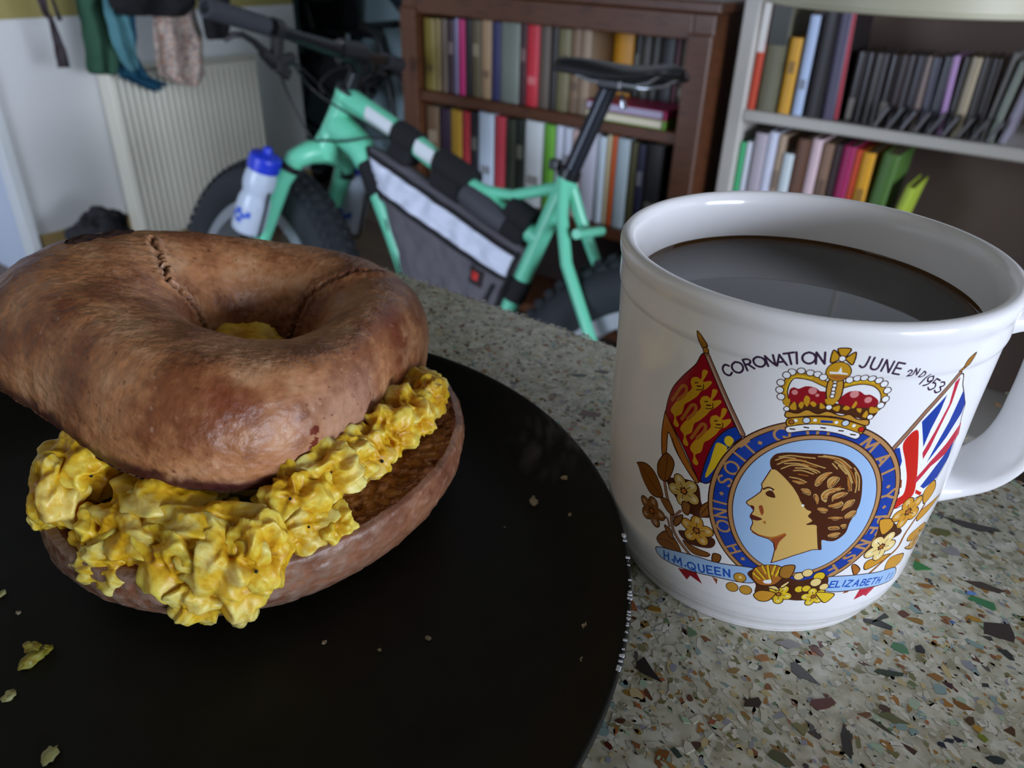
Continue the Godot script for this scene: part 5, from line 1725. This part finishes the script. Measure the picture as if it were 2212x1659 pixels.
func draw_print() -> ImageTexture:
	art = Image.create_empty(2048, 1684, false, Image.FORMAT_RGB8)
	art.fill(Color("f0eff0"))
	# flag at left, with its pole
	po([-308,712,-326,681,-350,646,-372,608,-381,576,-384,545,-380,533,-353,509,-325,479,-295,440,-275,415,-269,422,-270,457,-264,501,-250,541,-234,566,-224,577,-266,646], "crimson", 2.5)
	pg([-308,676,-297,678,-300,664,-304,651,-289,659,-285,655,-294,639,-305,628,-312,613,-328,593,-338,581,-342,557,-355,541,-345,527,-349,519,-359,523,-360,541,-371,550,-366,567,-354,587,-339,606,-327,625,-331,637,-329,649,-318,656,-309,655], "gold")
	st([-371,576,-362,595,-351,619,-340,623,-340,607,-356,584], 7.5, "amber")
	st([-321,641,-315,644], 2.5, "line")
	st([-315,636,-307,639], 3, "line")
	st([-316,627,-302,634,-302,645], 2, "line")
	pg([-281,642,-271,644,-273,630,-278,617,-263,625,-259,620,-268,605,-278,594,-285,580,-299,559,-309,547,-312,524,-324,509,-315,494,-318,486,-328,490,-329,509,-340,518,-336,534,-324,554,-310,573,-300,591,-304,603,-301,616,-291,623,-282,622], "gold")
	st([-340,544,-332,562,-322,586,-312,590,-312,574,-326,551], 7.5, "amber")
	st([-293,608,-288,611], 2.5, "line")
	st([-288,602,-280,605], 3, "line")
	st([-289,594,-275,600,-276,611], 2, "line")
	pg([-255,608,-245,609,-247,595,-251,582,-236,590,-233,584,-241,569,-252,558,-258,544,-271,524,-280,513,-283,489,-295,474,-285,459,-289,451,-298,455,-299,474,-309,484,-306,500,-295,520,-282,538,-272,556,-276,569,-274,581,-264,588,-256,587], "gold")
	st([-310,511,-303,528,-293,552,-284,555,-284,540,-297,517], 7.5, "amber")
	st([-266,573,-261,576], 2.5, "line")
	st([-261,567,-253,569], 3, "line")
	st([-262,559,-248,564,-249,575], 2, "line")
	po([-223,576,-242,558,-258,528,-267,490,-272,451,-272,417,-252,426,-241,489,-227,524,-204,561,-213,569], "blue", 2.5)
	pg([-253,525,-239,526,-230,518,-243,474,-260,434,-265,437,-260,474,-257,507], "yellow")
	pg([-238,545,-229,551,-220,543,-227,526,-238,533], "yellow")
	po([-386,537,-387,483,-377,430,-367,441,-369,495,-343,462,-308,428,-286,410,-277,414,-300,442,-346,498,-380,533], "amber", 2.5)
	st([-357,487,-331,451,-296,418], 1.8, "line")
	st([-307,717,-281,678,-242,618,-206,564], 12.5, "line", false)
	st([-307,717,-281,678,-242,618,-206,564], 8.5, "pole", false)
	st([-302,708,-283,679,-245,619,-210,565], 2.2, "pale", false)
	po([-330,757,-307,738,-308,727,-315,723,-322,732], "bronze", 2.5)
	el(-308, 721, 5.5, 5.5, "bronze", true)
	# flag at right, with its pole
	po([188,721,211,691,239,653,253,634,260,608,279,549,279,493,260,443,238,422,194,417,150,406,136,422,117,516,90,567,134,646], "white", 2.5)
	pg([133,625,173,680,172,641,166,602,164,558], "blue", false)
	pg([221,677,251,637,253,615,230,564,193,512,201,546,216,605,219,645], "blue", false)
	pg([275,545,279,493,260,451,219,437,203,448,231,488,253,513], "blue", false)
	pg([90,566,102,569,120,533,121,512,113,522], "blue", false)
	pg([137,454,141,457,145,446,140,440], "blue", false)
	pg([107,579,129,607,151,559,180,476,189,434,173,418,147,405,143,406,143,431,157,444,149,485,128,532], "red")
	pg([182,705,192,715,198,655,191,596,186,553,177,525,168,543,181,593,191,653], "rose", false)
	pg([272,586,287,551,253,513,213,497,183,463,175,468,176,477,205,512,242,545], "rose", false)
	pg([191,444,218,427,215,420,194,433], "red", false)
	pg([127,492,138,482,144,462,137,462], "rust", false)
	st([185,724,134,649,88,567], 12, "line", false)
	st([185,724,134,649,88,567], 8, "pole", false)
	po([204,767,197,746,188,737,183,741,187,756], "bronze", 2.5)
	el(184, 734, 5, 5, "bronze", true)
	# sprigs at left
	pg([-354,381,-283,408,-262,361,-238,335,-261,323,-295,321,-340,355], "umber")
	pg([-307,256,-226,279,-224,248,-279,232], "umber")
	po([-456,360,-422,379,-388,369,-361,325,-394,307,-426,327,-449,354], "leaf", 2.5)
	po([-380,421,-364,443,-342,427,-353,374,-378,369,-387,396], "leaf", 2.5)
	po([-367,193,-343,230,-314,222,-294,190,-326,181,-356,179], "leaf", 2.5)
	po([-294,232,-259,229,-226,229,-233,216,-266,210], "leaf", 2.5)
	po([-242,376,-241,340,-261,323,-263,350], "leaf", 2.5)
	po([-217,234,-200,236,-201,215,-216,210], "leaf", 2.5)
	st([-445,362,-410,346,-367,324], 1.5, "line")
	st([-363,438,-361,404,-361,372], 1.5, "line")
	st([-363,192,-329,204,-297,191], 1.5, "line")
	st([-260,330,-251,351,-243,373], 1.5, "line")
	st([-360,364,-348,328,-334,303,-327,259,-310,231,-267,197], 9, "line")
	st([-334,251,-342,270,-350,267], 6.3, "line")
	st([-326,285,-309,313], 6.3, "line")
	st([-360,364,-348,328,-334,303,-327,259,-310,231,-267,197], 6, "pole")
	st([-334,251,-342,270,-350,267], 4.2, "pole")
	st([-326,285,-309,313], 4.2, "pole")
	fl(-308, 371, 39, 20, "straw")
	fl(-391, 260, 40, 60, "sepia")
	fl(-264, 280, 39, 50, "ochre")
	po([-367,316,-341,321,-325,292,-344,291], "sepia", 2.5)
	po([-323,281,-303,305,-305,281,-319,261], "sepia", 2.5)
	po([-307,342,-287,342,-289,313,-304,316], "sepia", 2.5)
	po([-348,245,-328,243,-320,219,-337,225], "sepia", 2.5)
	# ribbon ends
	pg([-297,142,-250,159,-230,130,-262,139,-269,121], "crimson", false)
	pg([-210,165,-196,163,-196,147], "rust", false)
	pg([140,131,146,163,199,154,178,130,168,138], "rose", false)
	pg([98,162,104,171,118,169,111,163], "rust", false)
	# oval garter
	garter()
	# crown
	pg([-139,684,-133,694,-124,693,-112,701,-97,701,-86,695,-74,693,-69,666,-102,652,-132,655], "crimson")
	pg([-48,686,-35,700,-18,702,-6,695,5,695,22,683,22,669,14,647,-37,662,-50,676], "crimson")
	el(-129, 684, 5.5, 5.5, "blush", false)
	el(-99, 693, 7.5, 7.5, "blush", false)
	el(-89, 685, 3.5, 3.5, "blush", false)
	el(-25, 695, 8, 8, "blush", false)
	el(3, 684, 7, 7, "blush", false)
	pg([-134,660,-100,661,-62,673,-26,667,26,664,16,639,-21,647,-56,650,-133,638], "umber")
	st([-139,659,-147,679,-147,700,-140,717,-125,721,-105,720,-88,714,-74,709], 13.5, "line")
	st([-52,711,-34,719,-16,723,5,720,21,709,30,694,32,676,25,665], 13.5, "line")
	st([-139,659,-147,679,-147,700,-140,717,-125,721,-105,720,-88,714,-74,709], 9.5, "gold")
	st([-52,711,-34,719,-16,723,5,720,21,709,30,694,32,676,25,665], 9.5, "gold")
	st([-145,680,-144,700,-137,715,-125,720,-106,719], 2.5, "yellow")
	st([-47,714,-16,724,4,721], 2.5, "yellow")
	po([-76,721,-52,723,-49,680,-71,680], "ochre", 2.5)
	el(-65, 719, 3.2, 3.2, "white", true)
	el(-64, 710, 3.2, 3.2, "white", true)
	el(-64, 702, 3.2, 3.2, "white", true)
	el(-63, 694, 3.2, 3.2, "white", true)
	el(-63, 687, 3.2, 3.2, "white", true)
	po([-76,788,-55,790,-59,775,-64,771,-69,774], "gold", 2.5)
	po([-83,784,-70,774,-66,769,-71,765,-83,759], "gold", 2.5)
	po([-45,784,-45,759,-57,766,-62,769,-58,773], "gold", 2.5)
	el(-65, 741, 20.5, 20.5, "gold", true)
	pg([-80,740,-66,741,-63,753,-59,741,-49,740,-48,737,-62,737,-79,735], "white", false)
	el(-65, 769, 5, 5, "white", true)
	pg([-78,731,-47,734,-53,725,-68,723], "amber")
	po([-135,639,-115,640,-100,651,-80,645,-63,653,-38,646,-22,650,-5,640,16,639,14,626,-31,640,-66,642,-99,636,-132,626], "ochre", 2.5)
	po([-130,623,-98,635,-60,640,-24,636,13,624,13,610,5,606,-38,621,-72,620,-106,615,-125,605], "gold", 2.5)
	pg([-147,665,-134,667,-134,650,-139,650], "gold")
	pg([-125,664,-119,647,-132,648], "gold")
	pg([-108,681,-100,676,-100,661,-103,658,-110,669], "gold")
	pg([-117,657,-114,666,-108,663,-110,651], "gold")
	pg([-98,666,-93,671,-86,665,-90,659], "gold")
	pg([-80,670,-69,661,-78,657], "gold")
	pg([-73,679,-52,681,-58,668,-67,667], "gold")
	pg([-45,668,-45,655,-57,661], "gold")
	pg([12,669,28,662,24,655,13,656], "gold")
	pg([6,660,11,653,11,644,2,647], "gold")
	pg([-19,680,-15,675,-18,665,-23,666], "gold")
	pg([-38,662,-33,669,-25,664,-31,659], "gold")
	pg([-13,664,-4,664,-4,655,-10,658], "gold")
	el(-63, 662, 5, 5, "white", true)
	el(-136, 645, 4.5, 4.5, "white", true)
	el(17, 646, 5, 5, "white", true)
	el(-115, 623, 3.5, 3.5, "white", false)
	el(-81, 630, 3.5, 3.5, "white", false)
	el(-42, 630, 3.5, 3.5, "white", false)
	el(-8, 625, 3.5, 3.5, "white", false)
	el(-96, 627, 6, 6, "ice", true)
	el(-25, 630, 6, 6, "ice", true)
	pg([-71,632,-49,633,-48,628,-70,626], "blue", false)
	el(8, 617, 5, 5, "red", true)
	el(-122, 618, 4, 4, "amber", true)
	st([-122,600,-93,611,-62,615,-30,612,2,602], 17, "line")
	st([-122,600,-93,611,-62,615,-30,612,2,602], 13, "white")
	st([-121,602,-113,603], 3, "line")
	st([-97,611,-89,611], 3, "line")
	st([-67,615,-59,615], 3, "line")
	st([-33,612,-25,612], 3, "line")
	st([-9,605,0,604], 3, "line")
	el(-142, 726, 6.2, 6.2, "white", true)
	el(-127, 732, 6.2, 6.2, "white", true)
	el(-111, 731, 6.2, 6.2, "white", true)
	el(-98, 730, 6.2, 6.2, "white", true)
	el(-87, 725, 6.2, 6.2, "white", true)
	el(-150, 717, 6.2, 6.2, "white", true)
	el(-157, 699, 6.2, 6.2, "white", true)
	el(-156, 683, 6.2, 6.2, "white", true)
	el(-151, 669, 6.2, 6.2, "white", true)
	el(-41, 725, 6.2, 6.2, "white", true)
	el(-29, 730, 6.2, 6.2, "white", true)
	el(-17, 732, 6.2, 6.2, "white", true)
	el(-3, 731, 6.2, 6.2, "white", true)
	el(11, 727, 6.2, 6.2, "white", true)
	el(23, 719, 6.2, 6.2, "white", true)
	el(33, 705, 6.2, 6.2, "white", true)
	el(35, 686, 6.2, 6.2, "white", true)
	el(30, 672, 6.2, 6.2, "white", true)
	# portrait of a woman in profile
	pg([-136,502,-143,481,-149,459,-146,451,-147,440,-156,426,-169,408,-170,403,-164,398,-155,396,-152,390,-154,384,-156,376,-156,369,-152,365,-148,356,-148,349,-150,341,-149,336,-143,330,-132,325,-109,323,-98,315,-91,295,-90,263,-91,254,-75,265,-49,285,-15,306,5,309,0,332,-20,403,-79,510], "skin", false)
	pg([-105,323,-92,332,-76,342,-86,318,-88,293,-92,298,-98,315], "rust")
	st([-144,331,-128,326,-102,327,-80,343], 5, "amber")
	pg([-143,517,-141,529,-133,540,-111,548,-71,553,-38,555,-5,549,21,530,39,505,49,473,55,438,53,413,47,384,45,355,29,335,14,333,-1,335,5,310,-3,311,-17,359,-23,376,-43,375,-33,387,-44,398,-40,410,-52,416,-66,433,-74,447,-89,467,-104,482,-117,493,-129,501,-137,501], "hair")
	st([-128,533,-109,541,-85,542,-62,543], 3, "fawn")
	st([-128,515,-110,528,-87,533,-62,528,-38,522], 3, "fawn")
	st([-119,506,-101,519,-78,521,-52,514,-46,510], 3, "fawn")
	st([-95,507,-79,510,-57,505], 3, "fawn")
	st([-99,490,-81,489,-66,483], 3, "fawn")
	st([-133,524,-118,534,-98,536], 3, "fawn")
	st([-115,520,-92,525,-71,522], 3, "fawn")
	st([-93,514,-70,516,-51,508], 3, "fawn")
	st([-56,548,-32,547,-9,536,11,514,25,488], 3, "fawn")
	st([-23,539,-2,525,17,499,27,469], 3, "fawn")
	st([19,525,35,501,43,469], 3, "fawn")
	st([-47,551,-15,546,13,525], 3, "fawn")
	st([24,514,34,487,37,464], 3, "fawn")
	st([-14,531,7,510], 3, "fawn")
	st([-26,534,-14,522], 3, "fawn")
	st([-123,524,-101,534,-77,534], 2.2, "amber")
	st([-82,527,-54,522], 2.2, "amber")
	st([-39,547,-11,540,14,517,33,485], 2.2, "amber")
	st([-85,500,-66,499], 2.2, "amber")
	po([-50,488,-46,501,-34,512,-21,513,-28,499,-35,485,-43,475,-49,478], "curl", 1.3)
	st([-49,483,-42,498,-28,513], 2, "amber")
	st([-47,481,-38,494,-26,511], 1.6, "amber")
	st([-45,479,-34,490,-24,509], 2, "hair")
	po([-27,495,-17,504,-3,500,-7,485,-16,473,-24,477], "curl", 1.3)
	st([-24,480,-20,494,-11,503], 2, "amber")
	st([-22,478,-15,488,-8,501], 1.6, "amber")
	st([-19,476,-11,484,-6,499], 2, "hair")
	po([8,505,18,492,25,474,22,465,14,483], "curl", 1.3)
	st([12,502,20,484,24,469], 2, "amber")
	st([11,501,17,484,23,469], 1.6, "amber")
	st([10,501,15,483,22,469], 2, "hair")
	po([-31,458,-23,470,-6,476,14,474,1,467,-15,459,-15,445,-17,436,-28,444], "curl", 1.3)
	st([-27,451,-18,466,3,479], 2, "amber")
	st([-25,448,-13,458,6,475], 1.6, "amber")
	st([-23,445,-8,451,8,472], 2, "hair")
	po([-8,455,5,465,23,463,14,451,1,446,-5,439], "curl", 1.3)
	st([-6,448,3,457,17,464], 2, "amber")
	st([-5,446,5,453,18,462], 1.6, "amber")
	st([-4,444,8,449,19,460], 2, "hair")
	po([-46,454,-39,457,-31,442,-33,430,-41,439], "curl", 1.3)
	st([-40,454,-35,445,-32,434], 2, "amber")
	st([-42,453,-38,444,-34,433], 1.6, "amber")
	st([-43,453,-41,443,-35,432], 2, "hair")
	po([-11,429,5,437,15,442,21,433,12,423,-2,423], "curl", 1.3)
	st([-7,428,5,436,16,437], 2, "amber")
	st([-6,426,7,431,17,435], 1.6, "amber")
	st([-5,424,9,427,18,433], 2, "hair")
	po([23,439,34,446,43,444,38,427,28,421,20,416], "curl", 1.3)
	st([21,421,27,436,36,445], 2, "amber")
	st([23,419,31,432,38,443], 1.6, "amber")
	st([24,417,35,428,40,442], 2, "hair")
	po([-31,421,-19,424,-7,418,-12,408,-25,412], "curl", 1.3)
	st([-29,420,-19,421,-9,417], 2, "amber")
	st([-28,418,-19,416,-9,415], 1.6, "amber")
	st([-28,415,-18,412,-9,413], 2, "hair")
	po([30,404,41,416,53,415,52,401,41,394,33,395], "curl", 1.3)
	st([32,399,38,408,49,414], 2, "amber")
	st([34,397,42,404,51,412], 1.6, "amber")
	st([36,395,45,399,52,410], 2, "hair")
	po([-4,397,14,402,30,397,13,390], "curl", 1.3)
	st([0,397,12,400,26,399], 2, "amber")
	st([0,396,13,396,27,397], 1.6, "amber")
	st([1,394,14,393,27,395], 2, "hair")
	po([28,378,40,381,43,370,34,368], "curl", 1.3)
	st([30,375,35,377,41,377], 2, "amber")
	st([31,373,36,374,41,375], 1.6, "amber")
	st([32,371,38,371,42,373], 2, "hair")
	po([4,373,24,375,29,366,8,364], "curl", 1.3)
	st([7,370,15,372,25,371], 2, "amber")
	st([7,369,16,370,25,370], 1.6, "amber")
	st([8,368,17,367,26,369], 2, "hair")
	po([8,351,21,358,35,356,29,343,13,343], "curl", 1.3)
	st([11,350,19,355,32,356], 2, "amber")
	st([12,347,21,350,33,353], 1.6, "amber")
	st([13,345,23,345,34,351], 2, "hair")
	po([-73,466,-59,468,-51,460,-52,451,-67,455], "curl", 1.3)
	st([-70,465,-60,464,-53,460], 2, "amber")
	st([-71,463,-60,460,-53,457], 1.6, "amber")
	st([-71,461,-61,455,-53,455], 2, "hair")
	po([-94,482,-77,485,-67,478,-80,474], "curl", 1.3)
	st([-91,483,-80,483,-69,481], 2, "amber")
	st([-91,481,-79,480,-69,479], 1.6, "amber")
	st([-91,479,-79,476,-69,477], 2, "hair")
	st([-40,484,-35,498,-26,507], 2.2, "amber")
	st([-25,449,-21,463,-3,470], 2.2, "amber")
	st([-17,477,-12,493], 2.2, "amber")
	st([-1,448,9,458], 2.2, "amber")
	st([28,428,36,439], 2.2, "amber")
	st([36,398,46,409], 2.2, "amber")
	st([16,488,22,472], 2.2, "amber")
	st([-7,426,10,433], 2.2, "amber")
	pg([-137,441,-129,449,-121,443,-117,433,-128,432,-135,435], "hair")
	el(-129, 451, 2.2, 2.2, "white", false)
	st([-143,448,-134,455,-124,452], 4, "hair")
	pg([-157,377,-149,376,-132,372,-139,365,-148,364,-154,365], "lips")
	pg([-144,402,-138,406,-132,391,-134,381,-139,389], "rust")
	pg([-129,365,-124,368,-123,360], "amber")
	pg([-162,399,-153,399,-152,388,-156,391], "lips")
	st([-138,499,-143,481,-149,459,-146,451,-147,440,-156,426,-169,408,-170,403,-164,398,-155,396,-152,388,-156,376,-156,369,-152,365,-148,356,-150,341,-149,336,-132,325,-109,322,-97,313,-91,295,-90,263,-91,254,-75,265,-49,285,-15,306,5,309], 2.2, "maroon", false)
	el(-60, 424, 3, 3, "white", false)
	# sprigs at right
	pg([126,384,185,344,202,319,161,306,124,280,112,281,124,323], "umber")
	po([257,444,276,409,249,384,227,421,238,442], "honey", 2.5)
	po([338,367,256,333,250,367], "honey", 2.5)
	po([265,228,272,196,214,195,207,241], "honey", 2.5)
	po([136,229,132,259,197,259,176,240], "honey", 2.5)
	po([118,380,152,376,163,351,140,335], "honey", 2.5)
	po([311,299,353,255,260,269,249,296], "honey", 2.5)
	po([257,249,303,241,343,239,335,206], "honey", 2.5)
	st([253,379,223,315,218,270,189,245,154,211], 8, "line")
	st([253,379,223,315,218,270,189,245,154,211], 5, "amber")
	fl(195, 383, 42, 30, "honey")
	fl(155, 295, 41, 10, "butter")
	fl(303, 253, 27, 40, "honey")
	po([93,251,101,254,120,235,117,221,109,220], "amber", 2.5)
	# banners
	po([-363,166,-275,200,-203,212,-125,227,-112,199,-125,180,-205,167,-279,150,-349,143], "sky", 2.5)
	po([39,220,106,219,174,208,256,188,276,144,224,149,152,164,49,178], "sky", 2.5)
	# flowers at the foot
	pg([-134,207,-111,181,-106,153,-69,151,-5,147,34,159,50,196,35,229,-21,210,-64,227,-114,229], "umber")
	po([-125,211,-120,231,-96,246,-69,247,-56,223,-69,191,-99,181,-118,193], "amber", 2.5)
	st([-118,227,-101,210,-85,194], 5, "yellow")
	st([-115,228,-98,210,-83,194], 1.5, "line")
	st([-95,244,-89,221,-80,198], 5, "yellow")
	st([-93,244,-86,222,-77,198], 1.5, "line")
	st([-106,239,-95,220], 5, "yellow")
	st([-104,240,-92,220], 1.5, "line")
	st([-80,246,-81,220], 5, "yellow")
	st([-77,247,-78,221], 1.5, "line")
	st([-68,243,-72,217], 5, "yellow")
	st([-65,244,-69,217], 1.5, "line")
	st([-121,212,-105,200], 5, "yellow")
	st([-118,213,-102,201], 1.5, "line")
	po([-64,218,-65,247,-39,255,-42,216], "bronze", 2.5)
	pg([-96,196,-81,203,-79,192,-92,189], "white")
	el(-23, 223, 10.5, 10.5, "butter", true)
	el(-6, 235, 11, 11, "butter", true)
	el(23, 225, 12.5, 12.5, "yellow", true)
	el(20, 206, 12, 12, "butter", true)
	el(-13, 183, 9.5, 9.5, "yellow", true)
	el(3, 186, 9.5, 9.5, "yellow", true)
	el(43, 191, 10, 10, "butter", true)
	fl(-55, 162, 29, 10, "yellow")
	fl(26, 160, 27, 35, "yellow")
	po([-109,146,-98,164,-72,167,-62,161,-74,137,-94,132], "honey", 2.5)
	po([-74,176,-83,180,-68,186,-55,174], "butter", 2.5)
	po([-56,188,-42,206,-40,199,-51,183], "butter", 2.5)
	po([30,174,70,168,77,158,61,138,43,153], "yellow", 2.5)
	el(-148, 189, 13, 13, "ochre", true)
	el(-160, 154, 13, 13, "ochre", true)
	el(-129, 156, 13, 13, "ochre", true)
	el(-147, 190, 4, 4, "butter", false)
	# lettering
	ch("C", -259, 695, 23, 34, 4.2, "ink")
	ch("O", -240, 708, 23, 34, 4.2, "ink")
	ch("R", -221, 721, 23, 33, 4.2, "ink")
	ch("O", -202, 733, 23, 28, 4.2, "ink")
	ch("N", -183, 741, 23, 23, 4.2, "ink")
	ch("A", -166, 747, 23, 22, 4.2, "ink")
	ch("T", -151, 754, 23, 22, 4.2, "ink")
	ch("I", -140, 758, 23, 14, 4.2, "ink")
	ch("O", -120, 762, 23, 10, 4.2, "ink")
	ch("N", -101, 765, 23, 9, 4.2, "ink")
	ch("J", -25, 766, 23, -8, 4, "ink")
	ch("U", -6, 763, 23, -9, 4, "ink")
	ch("N", 16, 759, 23, -11, 4, "ink")
	ch("E", 38, 754, 23, -12, 4, "ink")
	ch("2", 62, 744, 13, 10, 3, "ink")
	ch("N", 74, 746, 13, -12, 3, "ink")
	ch("D", 90, 738, 13, -27, 3, "ink")
	ch("1", 100, 726, 24, -31, 3.4, "ink")
	ch("9", 111, 720, 24, -31, 3.4, "ink")
	ch("5", 127, 710, 24, -29, 3.4, "ink")
	ch("3", 145, 701, 24, -27, 3.4, "ink")
	ch("H", -333, 158, 21, 10, 4.5, "cobalt")
	ch("M", -300, 164, 21, 9, 4.5, "cobalt")
	ch("Q", -263, 169, 21, 11, 4.5, "cobalt")
	ch("U", -238, 176, 21, 17, 4.5, "cobalt")
	ch("E", -218, 182, 21, 16, 4.5, "cobalt")
	ch("E", -199, 187, 21, 13, 4.5, "cobalt")
	ch("N", -179, 191, 21, 12, 4.5, "cobalt")
	el(-314, 157, 3, 3, "cobalt", false)
	el(-278, 161, 3, 3, "cobalt", false)
	ch("E", 63, 197, 19, -3, 4, "cobalt")
	ch("L", 78, 196, 19, -2, 4, "cobalt")
	ch("I", 92, 196, 19, -6, 4, "cobalt")
	ch("Z", 106, 193, 19, -12, 4, "cobalt")
	ch("A", 128, 189, 19, -11, 4, "cobalt")
	ch("B", 149, 185, 19, -11, 4, "cobalt")
	ch("E", 166, 181, 19, -12, 4, "cobalt")
	ch("T", 184, 177, 19, -14, 4, "cobalt")
	ch("H", 204, 172, 19, -15, 4, "cobalt")
	ch("I", 239, 167, 19, -16, 3.5, "cobalt")
	ch("I", 256, 162, 19, -16, 3.5, "cobalt")
	# garter
	return ImageTexture.create_from_image(art)
